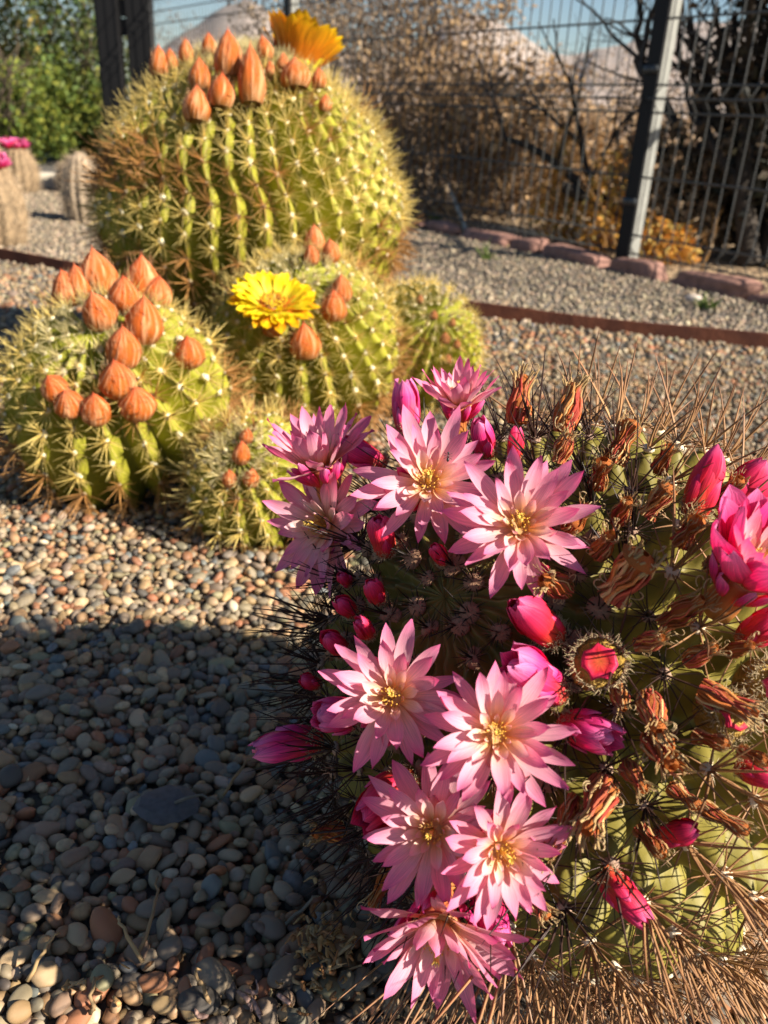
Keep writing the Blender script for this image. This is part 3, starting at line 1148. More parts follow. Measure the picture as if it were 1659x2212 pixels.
def cluster(seed, nrad, lrad, ncen, lcen, r, c0, c1, pad, padcol, elev=(8, 35), cenel=(50, 88), bend=.15, hairs=8):
    """spine cluster; +Z out of the skin, +X up the rib"""
    rs = np.random.default_rng(seed)
    mb = MB()
    for k in range(nrad):
        a = 2 * PI * (k + rs.uniform(-.3, .3)) / nrad
        el = math.radians(rs.uniform(*elev))
        d = np.array([math.cos(a) * math.cos(el), math.sin(a) * math.cos(el), math.sin(el)])
        v = rs.uniform(.75, 1.2)
        spine(mb, d * pad * .3, d, rs.uniform(*lrad), r * rs.uniform(.75, 1.0), np.array([0, 0, bend * rs.uniform(-.3, 1.0)]) + rs.normal(size=3) * .06, np.array(c0) * v, np.array(c1) * v)
    for k in range(ncen):
        a = rs.uniform(0, 2 * PI)
        el = math.radians(rs.uniform(*cenel))
        d = np.array([math.cos(a) * math.cos(el), math.sin(a) * math.cos(el), math.sin(el)])
        v = rs.uniform(.75, 1.2)
        spine(mb, d * pad * .3, d, rs.uniform(*lcen), r * rs.uniform(1.0, 1.35), np.array([rs.uniform(0, bend), 0, 0]) + rs.normal(size=3) * .08, np.array(c0) * v, np.array(c1) * v, 4)
    wool_pad(mb, pad, padcol, seed, 1, hairs)
    return mb


def place_clusters(cac, parent, variants, choose, mats, limit=300, skip=None, minscale=.3, scalef=None, jit=.25):
    meshes = {}
    arr = {}
    for key, lst in variants.items():
        meshes[key] = [m.mesh('spine_cluster', mats) for m in lst]
        arr[key] = [m.arrays() for m in lst]
    items = []
    for (t, a, jn, k) in cac.areoles():
        if skip and skip(t, a):
            continue
        nv = cac.normal(t, a)
        P = cac.pos(np.array(t), np.array(a), drop=cac.depth * .02)
        if P[2] < .004:
            continue
        px, py, z = project(P)
        view = nrm(EYE - P)
        facing = nv @ view
        infr = (-40 < px[0] < 1700) and (-60 < py[0] < 2300) and facing > -.25
        upv = nrm(cac.Z - nv * (cac.Z @ nv)) if t > .02 else cac.X
        key = choose(t, a, P, nv)
        sc = scalef(t) if scalef else 1
        sc *= random.uniform(1 - jit, 1 + jit) * (1 if infr else .55)
        items.append((0 if infr else 1, -facing, P, nv, upv, key, sc))
    items.sort(key=lambda q: (q[0], q[1]))
    rest = MB()
    for idx, (vis_, _, P, nv, upv, key, sc) in enumerate(items):
        vi = random.randrange(len(meshes[key]))
        m4 = align(P - cac.C, nv, sc, random.uniform(-.25, .25), upv)
        if idx < limit and vis_ == 0:
            link('spine_cluster', meshes[key][vi], parent, m4)
        else:
            V, F, Cc, U, mi = arr[key][vi]
            A = np.array(m4)
            nq = len(F[0])
            rest.add(V @ A[:3, :3].T + A[:3, 3], None, None, Cc)
            off = rest.n - len(V)
            rest.Q.append(F[0] + off)
            rest.mq.append(mi[:nq])
            if len(F) > 1:
                rest.T.append(F[1] + off)
                rest.mt.append(mi[nq:])
    if rest.n:
        tag(link('outer_spines', rest.mesh('outer_spines', mats), parent), kind='stuff')


# ------------------------------------------------------------------ petals and flowers
def petal_mesh(name, m, L, w, bend, cup, tipw=.0, widest=.58, point=1.0, seed=0, nx=4, ny=9, wave=.02, root=.30):
    rs = np.random.default_rng(seed)
    v = np.linspace(0, 1, ny)
    u = np.linspace(-1, 1, nx + 1)
    wd = np.where(v < widest, root + (1 - root) * np.sin(v / widest * PI / 2), 0)
    tail = np.clip((v - widest) / (1 - widest), 0, 1)
    wd = np.where(v >= widest, np.clip(1 - tail ** (1.6 + point), 0, 1) ** .85 + tipw * tail, wd)
    wd[-1] = max(.03, tipw)
    side = rs.normal() * .05
    P, U = [], []
    for i in range(ny):
        for q in range(nx + 1):
            x = u[q] * wd[i] * w * .5 + side * L * v[i] ** 2
            y = v[i] * L
            z = bend * L * v[i] ** 2 + cup * w * (u[q] ** 2 - .35) * wd[i] + wave * L * math.sin(v[i] * 9 + seed) * u[q] * v[i]
            P.append((x, y, z))
            U.append((u[q] * .5 + .5, v[i]))
    i = np.arange(ny - 1)[:, None] * (nx + 1)
    j = np.arange(nx)[None]
    Q = np.stack([i + j, i + j + 1, i + nx + 2 + j, i + nx + 1 + j], -1).reshape(-1, 4)
    return build_mesh(name, np.array(P), Q, m, None, np.array(U))


PET = {
    'outer': [petal_mesh('petal', MT['petal'], 1, .225 + .022 * (k % 4), -.05 + .055 * (k % 5), .13, seed=k, point=.25, root=.42, wave=.035) for k in range(10)],
    'mid': [petal_mesh('petal', MT['petal'], 1, .25 + .02 * (k % 3), -.03 + .06 * (k % 5), .17, seed=10 + k, point=.25, wave=.035) for k in range(8)],
    'inner': [petal_mesh('petal', MT['petal_in'], 1, .36, .04 + .06 * (k % 3), .24, seed=20 + k, point=.25, wave=.03) for k in range(6)],
    'shut': [petal_mesh('petal', MT['petal_shut'], 1, .50, .22 + .04 * (k % 2), .32, seed=30 + k, point=.2, wave=.05) for k in range(5)],
    'red': [petal_mesh('petal', MT['petal_red'], 1, .56, .25, .34, seed=40 + k, point=.1, wave=.02) for k in range(4)],
    'yel': [petal_mesh('petal', MT['yellow'], 1, .23, -.02 + .05 * (k % 2), .08, widest=.8, point=.0, seed=50 + k, wave=.03) for k in range(5)],
    'yout': [petal_mesh('petal', MT['yellow_out'], 1, .34, -.14, .10, widest=.75, point=.2, seed=60 + k) for k in range(4)],
}


def put_petal(flower, kind, ax, x, y, org, phi, ang, L, r0, width=1.0, lift=0.0, tw=0.0):
    rad = x * math.cos(phi) + y * math.sin(phi)
    yl = rad * math.sin(ang) + ax * math.cos(ang)
    zl = ax * math.sin(ang) - rad * math.cos(ang)
    xl = np.cross(yl, zl)
    if tw:
        xl, zl = xl * math.cos(tw) + zl * math.sin(tw), zl * math.cos(tw) - xl * math.sin(tw)
    p = org + rad * r0 + ax * lift
    return link('petal', random.choice(PET[kind]), flower, M4(p, xl, yl, zl, (L * width, L, L)))


def stamen_mesh(n, h, r, seed, tint=(1, 1, 1)):
    rs = np.random.default_rng(seed)
    mb = MB()
    for _ in range(n):
        a = rs.uniform(0, 2 * PI)
        rr = r * math.sqrt(rs.uniform(.1, 1))
        top_ = np.array([rr * math.cos(a), rr * math.sin(a), h * rs.uniform(.55, 1)])
        spine(mb, top_ * np.array([.35, .35, 0]), top_ * np.array([.7, .7, 1]), np.linalg.norm(top_), r * .028, None, (.85, .62, .40), (.85, .70, .40), 2)
        c = np.array([(.85, .68, .28), (.80, .58, .18), (.88, .76, .42)][rs.integers(3)])
        c = c * np.array(tint)
        mb.add(ICO_V * r * np.array([.075, .075, .11]) + top_, None, ICO_F, c)
    return mb.mesh('stamens', MT['anther'])


def stigma_mesh(h, r, seed):
    rs = np.random.default_rng(seed)
    mb = MB()
    sweep(mb, [(0, 0, 0), (0, 0, h * .6), (0, 0, h)], [r * .16, r * .16, r * .2], 6, (.86, .75, .45))
    for k in range(8):
        a = 2 * PI * k / 8
        d = np.array([math.cos(a) * .5, math.sin(a) * .5, 1])
        spine(mb, (0, 0, h * .96), d, r * .5, r * .09, None, (.86, .76, .42), (.88, .80, .5), 2, 4)
    return mb.mesh('stigma', MT['anther'])


STAM = [stamen_mesh(34, .36, .15, k) for k in range(3)]
STIG = [stigma_mesh(.44, .2, k) for k in range(2)]


def tube_mesh(name, m, r0, r1, h, seed, scales=10):
    mb = MB()
    prof = [(r0 * .5, -h), (r0, -h * .9), (r0 * 1.05, -h * .7), (r0 * .95, -h * .45), (r1 * .85, -h * .15), (r1, 0), (r1 * .92, .0), (r1 * .55, -h * .14), (.0005, -h * .17)]
    revolve(mb, prof, 14, lump=.06)
    V, F, C_, U, mi = mb.arrays()
    mi[14 * 5:] = 1
    return build_mesh(name, V, F, [m, MT['throat']], C_, U, mi)


TUBE = [tube_mesh('tube', MT['tube'], .20, .27, .75, k) for k in range(2)]


def wool_tuft_mesh(n, r, h, seed, col=(.66, .52, .30)):
    rs = np.random.default_rng(seed)
    mb = MB()
    for _ in range(n):
        a = rs.uniform(0, 2 * PI)
        z = rs.uniform(0, h)
        p = np.array([math.cos(a) * r, math.sin(a) * r, z])
        d = nrm(np.array([math.cos(a), math.sin(a), rs.uniform(-.2, 1.2)]) + rs.normal(size=3) * .5)
        spine(mb, p, d, r * rs.uniform(.14, .36), r * .03, rs.normal(size=3) * .55, np.array(col) * rs.uniform(.7, 1.2), np.array(col) * rs.uniform(.8, 1.3), 3)
    return mb.mesh('wool', MT['wool'])


TUFT = [wool_tuft_mesh(300, 1.0, 1.0, k) for k in range(3)]


def pink_flower(parent, C, centre, axis, rad, op=1.0, full=1.0, seed=0, okind='outer'):
    random.seed(seed)
    cup_ = random.uniform(-9, 7)
    ax = nrm(axis)
    x, y, _ = frame_of(ax)
    f = link('flower', None, parent, Matrix.Translation(Vector(centre - C)))
    o = np.zeros(3)
    ph = random.uniform(0, 6)
    n0 = int(15 * full)
    for k in range(n0):
        put_petal(f, okind, ax, x, y, o, ph + 2 * PI * (k + random.uniform(-.32, .32)) / n0, math.radians(random.uniform(66, 96) + cup_) * op, rad * random.uniform(.80, 1.08), rad * .14, 1, -.06 * rad, random.uniform(-.35, .35))
    n1 = int(14 * full)
    for k in range(n1):
        put_petal(f, 'mid', ax, x, y, o, ph + .25 + 2 * PI * (k + random.uniform(-.34, .34)) / n1, math.radians(random.uniform(46, 74) + cup_) * op, rad * random.uniform(.66, .95), rad * .13, 1, 0, random.uniform(-.35, .35))
    for k in range(8):
        put_petal(f, 'inner', ax, x, y, o, ph + .1 + 2 * PI * (k + random.uniform(-.3, .3)) / 8, math.radians(random.uniform(30, 52)) * op, rad * random.uniform(.42, .58), rad * .13, .9, 0, random.uniform(-.2, .2))
    for k in range(6):
        put_petal(f, 'inner', ax, x, y, o, ph + .6 + 2 * PI * k / 6, math.radians(random.uniform(14, 28)) * op, rad * random.uniform(.26, .36), rad * .13, .8, 0, random.uniform(-.2, .2))
    for k in range(9):
        put_petal(f, 'shut', ax, x, y, o, ph + 2 * PI * (k + random.uniform(-.3, .3)) / 9, math.radians(random.uniform(38, 75)) * op, rad * random.uniform(.42, .62), rad * .2, .75, -.34 * rad, random.uniform(-.3, .3))
    link('tube', random.choice(TUBE), f, align(o, ax, rad))
    link('stamens', random.choice(STAM), f, align(o - ax * rad * .06, ax, rad, random.uniform(0, 6)))
    link('stigma', random.choice(STIG), f, align(o - ax * rad * .06, ax, rad * 1.05))
    return f


def bud_core_mesh(seed, m):
    mb = MB()
    z = np.linspace(0, 1, 12)
    r = .24 * (z + .12) ** .35 * np.clip(1 - z, 0, 1) ** .55 * 1.45
    r[-1] = .002
    revolve(mb, np.stack([r, z], 1), 14, ridge=.04, nr=5, twist=.9, lump=.06)
    return mb.mesh('bud_core', m)


CORE_RED = [bud_core_mesh(k, MT['petal_red']) for k in range(2)]
CORE_SHUT = [bud_core_mesh(k, MT['petal_shut']) for k in range(2)]


def shut_flower(parent, C, base, tip, width=1.0, kind='shut', seed=0, n=9, flare=0.0, name='closed_flower'):
    random.seed(seed)
    base, tip = np.asarray(base), np.asarray(tip)
    L = np.linalg.norm(tip - base)
    ax = nrm(tip - base)
    x, y, _ = frame_of(ax)
    f = link(name, None, parent, Matrix.Translation(Vector(base - C)))
    o = np.zeros(3)
    ph = random.uniform(0, 6)
    link('bud_core', random.choice(CORE_SHUT if kind == 'shut' else CORE_RED), f, align(o, ax, (L * .98 * width, L * .98 * width, L * .98)))
    for k in range(n):
        a = ph + 2 * PI * k / n
        put_petal(f, kind, ax, x, y, ax * L * .12, a, math.radians(random.uniform(5, 10) + flare), L * random.uniform(.80, .93), L * .17 * width, .85 * width, random.uniform(-.03, .04) * L, random.uniform(-.25, .25))
    for k in range(n // 2):
        a = ph + .4 + 2 * PI * k / (n // 2)
        put_petal(f, kind, ax, x, y, ax * L * .02, a, math.radians(random.uniform(14, 24) + flare), L * random.uniform(.5, .68), L * .17 * width, .7 * width, 0, random.uniform(-.25, .25))
    link('wool', random.choice(TUFT), f, align(o, ax, (L * .2 * width, L * .2 * width, L * .25)))
    return f


def withered_mesh(seed):
    rs = np.random.default_rng(seed)
    mb = MB()
    pal = np.array([(.64, .19, .04), (.72, .32, .09), (.56, .08, .05), (.80, .52, .22), (.44, .15, .06), (.70, .16, .08)])
    red = rs.uniform(0, 1)
    z = np.linspace(0, 1, 10)
    r = .13 + .05 * np.sin(z * 7 + seed) + .03 * rs.normal(size=10)
    r[-1] *= .5
    revolve(mb, np.stack([np.clip(r, .05, .3), z * .93], 1), 12, pal[0] * .8, ridge=.18, nr=5, twist=1.6, lump=.2)
    for k in range(26):
        a = 2 * PI * k / 26 + rs.uniform(-.1, .1)
        tw = rs.uniform(.3, 1.3)
        zz = np.linspace(.02, rs.uniform(.75, 1.08), 9)
        rr = .17 + .045 * np.sin(zz * 8 + seed + rs.uniform(-.8, .8)) + np.where(zz > .8, (zz - .8) * rs.uniform(-.2, .5), 0)
        aa = a + tw * zz + .12 * np.sin(zz * 14 + k)
        pts = np.stack([rr * np.cos(aa), rr * np.sin(aa), zz], 1)
        c = pal[rs.integers(len(pal))] * rs.uniform(.7, 1.25)
        cc_ = np.outer(np.ones(9), c)
        cc_[-2:] = np.array([.66, .45, .2]) * rs.uniform(.6, 1)
        sweep(mb, pts, np.linspace(.032, .018, 9) * rs.uniform(.7, 1.3), 4, cc_, cap=False, flat=.35)
    for k in range(10):      # curling loose ends
        a = rs.uniform(0, 6.28)
        zz = rs.uniform(.0, .25) if k < 6 else .95
        p = np.array([.18 * math.cos(a), .18 * math.sin(a), zz])
        th = np.linspace(0, rs.uniform(2, 4.5), 7)
        R1 = rs.uniform(.05, .1)
        o = np.array([math.cos(a), math.sin(a), 0])
        pts = p + np.outer(R1 * np.sin(th) + .02 * th, o) + np.outer(R1 * (1 - np.cos(th)), np.array([0, 0, 1]))
        sweep(mb, pts, .012, 3, (.62, .45, .24), cap=False)
    return mb.mesh('withered_flower', MT['dry'])


WITH = [withered_mesh(k) for k in range(7)]
FRUIT = []
for k in range(4):
    V = lumpy(ICO2[0], .12, 700 + k)
    FRUIT.append(build_mesh('fruit', V, ICO2[1], MT['fruit']))


def withered(parent, C, base, tip, width=1.0, fruit=1.0, seed=0):
    random.seed(seed)
    base, tip = np.asarray(base), np.asarray(tip)
    L = np.linalg.norm(tip - base)
    ax = nrm(tip - base)
    w = link('withered_flower', random.choice(WITH), parent, align(base - C, ax, (L * width * 1.35, L * width * 1.35, L * 1.06), random.uniform(0, 6)))
    inv = np.array(w.matrix_local.inverted())
    if fruit:
        rf = .0098 * fruit
        x, y, z = frame_of(ax)
        nb = nrm(base - C)
        c0 = base - C - nrm(ax + nb) * rf * .75
        fo_ = link('fruit', random.choice(FRUIT), w)
        fo_.matrix_local = w.matrix_local.inverted() @ align(c0, nrm(ax + nb * 2), (rf, rf, rf * 1.1), random.uniform(0, 6))
        tf = link('wool', random.choice(TUFT), w)
        tf.matrix_local = w.matrix_local.inverted() @ align(c0 + nrm(ax + nb) * rf * .3, nrm(ax + nb), (rf * .8, rf * .8, rf * .5), random.uniform(0, 6))
    return w


# ------------------------------------------------------------------ the pink-flowered cactus
apexF = hit(960, 1290, CF, RF)
cf = Cactus(CF, RF, apexF, 26, .021, 2.75, kz=1.0, tub=.75, dsp=(.105, .165), t0=.10, pw=1.25)
front = tag(link('flowering_cactus', None), 'round cactus covered in pink star-shaped flowers and long brown spines', 'cactus')
front.location = tuple(CF)
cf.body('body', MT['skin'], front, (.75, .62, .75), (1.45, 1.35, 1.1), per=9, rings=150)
apx = [cluster(200 + k, 13, (.008, .014), 4, (.014, .026), .00052, (.03, .014, .010), (.010, .006, .006), .0064, (.27, .155, .095), hairs=30) for k in range(4)]
mid_ = [cluster(210 + k, 9, (.012, .026), 5, (.026, .046), .00070, (.48, .27, .12), (.24, .11, .06), .0036, (.72, .60, .42), hairs=10) for k in range(4)]
lng = [cluster(220 + k, 14, (.022, .044), 9, (.040, .084), .00068, (.46, .26, .12), (.26, .12, .06), .0038, (.72, .62, .46), bend=.2, hairs=8) for k in range(4)]
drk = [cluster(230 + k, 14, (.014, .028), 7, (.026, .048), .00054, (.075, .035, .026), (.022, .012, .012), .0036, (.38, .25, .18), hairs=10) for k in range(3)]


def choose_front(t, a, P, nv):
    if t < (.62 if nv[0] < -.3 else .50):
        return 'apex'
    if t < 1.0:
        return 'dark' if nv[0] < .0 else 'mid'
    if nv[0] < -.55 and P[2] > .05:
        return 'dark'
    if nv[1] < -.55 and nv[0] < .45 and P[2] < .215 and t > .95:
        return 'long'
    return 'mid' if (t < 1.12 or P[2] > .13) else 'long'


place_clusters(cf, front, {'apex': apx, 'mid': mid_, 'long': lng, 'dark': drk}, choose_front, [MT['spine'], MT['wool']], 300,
               scalef=lambda t: min(1.0, .62 + .45 * math.sin(min(t, PI / 2))), jit=.15, skip=lambda t, a: (t < .22 and round(a / (2 * PI / 26)) % 4) or (t < .34 and round(a / (2 * PI / 26)) % 2))


def S(x, y, lift=0.0):
    return hit(x, y, CF, RF + lift)


def cam_axis(P, lx, ly):
    return nrm(nrm(EYE - P) + RT * lx + UP * ly)


PF = [  # x, y, lift, lean x, lean y, radius px, opening
    (925, 1042, .030, .05, .30, 158, 1.0), (1122, 1135, .028, .05, .28, 160, 1.0), (700, 1135, .012, -.70, .10, 145, .95),
    (692, 1000, .022, -.55, 1.7, 140, .85), (990, 872, .030, .10, 1.9, 110, .72), (848, 1505, .026, -.05, .10, 158, 1.0),
    (1072, 1585, .030, .05, .05, 160, 1.0), (935, 1795, .028, -.12, -.15, 150, 1.0), (1082, 1838, .030, .30, -.30, 140, 1.0),
    (948, 2000, .026, -.08, -1.05, 165, .86), (1618, 1240, .030, .70, .75, 185, .60)]
for k, (x, y, lf, lx, ly, rp, op) in enumerate(PF):
    P = S(x, y, lf)
    dist = np.linalg.norm(P - EYE)
    pink_flower(front, CF, P, cam_axis(P, lx, ly), rp * .97 * dist / FPX, op, 1.0, 300 + k, 'shut' if k == 10 else 'outer')


def on_ray(x, y, ref, toward=0.0):
    """point on the picture ray at the distance of ref, brought nearer by `toward`"""
    d = ray(x, y)
    return EYE + d * ((ref - EYE) @ FW / (d @ FW) - toward)


SHUT = [  # base px, tip px, toward, width, kind, flare
    ((882, 950), (874, 825), .000, 1.0, 'shut', 0), ((1052, 985), (1035, 905), .012, 1.2, 'shut', 0), ((1000, 915), (998, 872), .012, 1.1, 'shut', 0),
    ((1112, 1000), (1117, 925), .004, 1.0, 'red', 0), ((830, 1005), (732, 955), .010, 1.0, 'shut', 4),
    ((1200, 1375), (1110, 1305), .018, 1.05, 'red', 0), ((1205, 1500), (1098, 1430), .016, 1.1, 'shut', 6), ((1215, 1560), (1330, 1600), .018, 1.1, 'shut', 8),
    ((695, 1600), (548, 1618), .010, .95, 'shut', 0), ((775, 1540), (682, 1545), .014, 1.5, 'shut', 4), ((885, 1680), (782, 1775), .020, 1.2, 'red', 4),
    ((1035, 1900), (1085, 2040), .014, 1.0, 'shut', 5), ((1495, 1120), (1548, 975), .004, 1.0, 'red', 0), ((1560, 1110), (1665, 1010), .010, 1.1, 'red', 6),
    ((1600, 1390), (1680, 1330), .010, 1.2, 'red', 6), ((1300, 1880), (1395, 1990), .012, .95, 'red', 3), ((1420, 1810), (1505, 1790), .014, 1.1, 'red', 0), ((1590, 1655), (1680, 1690), .012, 1.1, 'red', 4),
    ((820, 1300), (798, 1255), .010, 1.35, 'red', 0), ((765, 1325), (728, 1295), .010, 1.35, 'red', 0), ((800, 1372), (770, 1340), .010, 1.35, 'red', 0), ((745, 1410), (702, 1370), .010, 1.35, 'red', 0),
    ((690, 1480), (650, 1465), .008, 1.3, 'red', 0), ((835, 1195), (815, 1120), .012, 1.3, 'red', 0), ((960, 1215), (935, 1178), .008, 1.3, 'red', 0),
    ((755, 1262), (735, 1240), .008, 1.3, 'red', 0), ((1180, 1270), (1160, 1225), .012, 1.2, 'red', 0)]
for k, (b_, t_, tw, wd, kd, fl) in enumerate(SHUT):
    B = S(*b_, .002)
    shut_flower(front, CF, B, on_ray(*t_, B, tw), wd, kd, 400 + k, 9 if wd < 1.3 else 7, fl, 'closed_flower' if kd == 'shut' else 'flower_bud')

WTH = [  # base, tip, toward, width, fruit
    ((1118, 915), (1130, 808), .0, .8, .7), ((1215, 935), (1243, 825), .0, .8, .7), ((1205, 1000), (1228, 935), .004, 1.0, .8), ((1325, 1000), (1368, 905), .004, .9, .8),
    ((1395, 1115), (1450, 1045), .008, .9, 1.0), ((1470, 1175), (1510, 1115), .010, 1.0, 1.0), ((1225, 1145), (1275, 1090), .008, 1.0, .9),
    ((1320, 1290), (1395, 1195), .016, .95, 1.2), ((1430, 1350), (1520, 1290), .016, .85, 1.3), ((1225, 1275), (1170, 1250), .012, 1.0, 1.3),
    ((1395, 1500), (1425, 1580), .018, .9, 1.3), ((1410, 1590), (1455, 1660), .018, 1.1, 1.2), ((1510, 1490), (1640, 1545), .014, .75, 1.1),
    ((1310, 1690), (1265, 1800), .018, .85, 1.4), ((1380, 1790), (1435, 1850), .014, .8, 1.0), ((1510, 1740), (1620, 1800), .014, .6, 1.0),
    ((740, 1795), (675, 1800), .010, 1.0, 0), ((850, 1870), (800, 1960), .004, .7, 0), ((1135, 1915), (1185, 1985), .010, 1.0, .7), ((1215, 1780), (1180, 1850), .016, .8, 1.3)]
for k, (b_, t_, tw, wd, fr_) in enumerate(WTH):
    B = S(*b_, .010 if fr_ else .004)
    withered(front, CF, B, on_ray(*t_, B, tw), wd, fr_, 500 + k)
for k, (x, y, dx, dy, wd_, fr_) in enumerate([(1290, 1200, 35, -50, .9, 1.2), (1375, 1395, 60, -20, .9, 1.2), (1480, 1430, 70, -35, .8, 1.2), (1330, 1480, 20, 55, .9, 1.3), (1500, 1590, 75, 20, .8, 1.1), (1570, 1410, 60, -20, .8, 1.1), (1350, 1650, 45, 60, .9, 1.2), (1450, 1700, 60, 45, .8, 1.1), (1590, 1250, 40, -60, .8, .9), (1240, 1720, -25, 70, .8, 1.2), (1420, 1020, 30, -60, .8, .8), (1290, 1050, 15, -60, .9, .8), (1560, 1080, 40, -50, .8, .8), (1330, 1130, 30, -55, .9, 1.0), (1600, 1620, 60, 30, .8, 1.0), (1180, 1100, 5, -60, .8, .8), (1530, 1230, 45, -45, .8, 1.0)]):
    B = S(x, y, .008)
    withered(front, CF, B, on_ray(x + dx, y + dy, B, .012), wd_, fr_, 560 + k)
# bare fruits where the flower has dropped off
for k, (x, y, s_) in enumerate([(1290, 1435, 1.25), (1640, 1480, 1.2), (1560, 1540, 1.1)]):
    random.seed(k)
    P = S(x, y, .002)
    nb = nrm(P - CF)
    rf = .0090 * s_
    fo_ = link('fruit', random.choice(FRUIT), front, align(P - CF, nb, (rf, rf, rf * 1.15), k))
    tf = link('wool', random.choice(TUFT), fo_)
    tf.matrix_local = Matrix.Translation((0, 0, .25)) @ Matrix.Scale(.86, 4)
    mb = MB()
    revolve(mb, [(.0, 1.0), (.2, 1.01), (.36, 1.0), (.5, 1.08), (.58, 1.04), (.6, .8)], 14, ridge=.08, nr=7, lump=.12)
    link('flower_scar', mb.mesh('flower_scar', MT['petal_red']), fo_)

# ant on the petal of the upper flower
P = S(968, 985, .038)
ant = tag(link('ant', None), 'tiny black ant on the pale petal of a pink flower', 'ant')
ant.location = tuple(P)
mb = MB()
for c_, s_ in (((0, -.0016, 0), (.0006, .0010, .0006)), ((0, 0, 0), (.0004, .0007, .0004)), ((0, .0013, .0001), (.0005, .0006, .0005))):
    mb.add(ICO1[0] * np.array(s_) + np.array(c_), None, ICO1[1])
link('body', mb.mesh('body', MT['ant']), ant, align((0, 0, 0), nrm(EYE - P), 1))
for k in range(6):
    mb = MB()
    sg = -1 if k < 3 else 1
    sweep(mb, [(0, (k % 3 - 1) * .0005, 0), (sg * .0010, (k % 3 - 1) * .0009, .0004), (sg * .0018, (k % 3 - 1) * .0014, -.0006)], .00012, 3)
    link('leg', mb.mesh('leg', MT['ant']), ant, align((0, 0, 0), nrm(EYE - P), 1))

# ------------------------------------------------------------------ yellow-spined barrel cacti
GOLD, GOLD2 = (.74, .54, .12), (.80, .64, .24)
OLD, OLD2 = (.44, .21, .06), (.54, .28, .09)
gold = [cluster(600 + k, 17, (.014, .030), 6, (.020, .036), .00064, GOLD, GOLD2, .0050, (.86, .80, .56), elev=(10, 45), hairs=0, bend=.1) for k in range(5)]
old = [cluster(610 + k, 15, (.020, .036), 7, (.028, .044), .00070, OLD, OLD2, .0036, (.55, .45, .28), elev=(10, 45), hairs=0, bend=.1) for k in range(5)]
sg = [cluster(620 + k, 14, (.012, .022), 5, (.016, .026), .00056, GOLD, GOLD2, .0034, (.80, .76, .55), elev=(10, 45), hairs=0) for k in range(4)]
so_ = [cluster(630 + k, 14, (.018, .030), 6, (.024, .034), .00062, OLD, OLD2, .0030, (.5, .4, .25), elev=(10, 45), hairs=0) for k in range(4)]
wool_top = [cluster(640 + k, 16, (.016, .028), 8, (.022, .034), .00065, (.62, .52, .22), (.68, .58, .3), .0058, (.66, .58, .36), elev=(25, 70), hairs=8) for k in range(3)]


def rear(key, apex_px, ribs, depth, tmax, label, kz, old_t, kink=None, waist=None, dsp=(.11, .2), t0=.14, size=1.0, rot=0.0, big=True, ctop=(1.05, 1.0, .9), clow=(1.1, .95, .8), ktop=1.0, axis=None, cone=1.0):
    C, R = HEADS[key]
    e = tag(link('barrel_cactus', None), label, 'cactus', 'yellow-spined barrel cacti growing in a clump')
    e.location = tuple(C)
    cac = Cactus(C, R, hit(*apex_px, C, R), ribs, depth, tmax, kz, kink, waist, .03, dsp, t0, rot, .86, ktop, axis, cone)
    cac.body('body', MT['skin2'], e, ctop, clow, per=8, rings=100)

    def ch(t, a, P, nv):
        if t < .42:
            return 'top'
        ot = old_t(t, a, P, nv) if callable(old_t) else t > old_t
        return 'old' if ot or random.random() < .06 else 'gold'
    sk = lambda t, a: (t < .14 and round((a - rot) / (2 * PI / ribs)) % 5) or (t < .3 and round((a - rot) / (2 * PI / ribs)) % 2)
    place_clusters(cac, e, {'top': wool_top, 'gold': gold if big else sg, 'old': old if big else so_}, ch, [MT['spine'], MT['wool']], 300,
                   scalef=lambda t: size * min(1.0, .55 + .55 * math.sin(min(t, PI / 2))), jit=.2, skip=sk)
    return cac, e


def bigold(t, a, P, nv):
    s = math.sin(a * 3) * .07
    return (1.12 + s < t < 1.42 + s and nv[0] < .35) or t > 1.62


cb, eb = rear('big', (560, 150), 40, .040, 2.35, 'biggest barrel cactus of the clump, crowned with orange buds and an upright orange-yellow flower', 1.15, bigold, (1.25, .05, .55), (1.27, .13, .055), (.075, .125), .07, 1.0, ktop=.9, axis=(0, -.10, 1), cone=1.35)
cl, el = rear('left', (195, 715), 19, .032, 2.3, 'barrel cactus with a ring of orange buds, beside the rusty edging', 1.0, 1.36, None, None, (.12, .22), .07, .95)
cm, em = rear('mid', (640, 605), 22, .029, 2.4, 'barrel cactus bearing one wide-open bright yellow flower', 1.0, 1.40, None, None, (.12, .2), .07, .9)
cr, er = rear('right', (945, 680), 20, .022, 2.4, 'smaller barrel cactus dotted with tiny brown buds at the edge of the clump', 1.0, 1.9, None, None, (.13, .22), .08, .8, big=False)
cs, es = rear('small', (520, 985), 17, .018, 2.3, 'smallest barrel cactus, low at the foot of the clump with a few little buds', 1.0, 1.25, None, None, (.15, .27), .1, 1.0, big=False)


def wool_bud_mesh(seed):
    rs = np.random.default_rng(seed)
    mb = MB()
    z = np.linspace(0, 1, 16)
    pz = np.clip(z, 0, 1)
    r = .40 * np.sin(np.clip(pz * .92 + .16, 0, 1) ** .8 * PI) ** .8
    r = np.clip(r, .015, 1)
    r[-1] = .004
    revolve(mb, np.stack([r, z], 1), 22, ridge=.035, nr=11, twist=.5, lump=.05)
    return mb.mesh('flower_bud', MT['bud_wool'])


WBUD = [wool_bud_mesh(k) for k in range(4)]


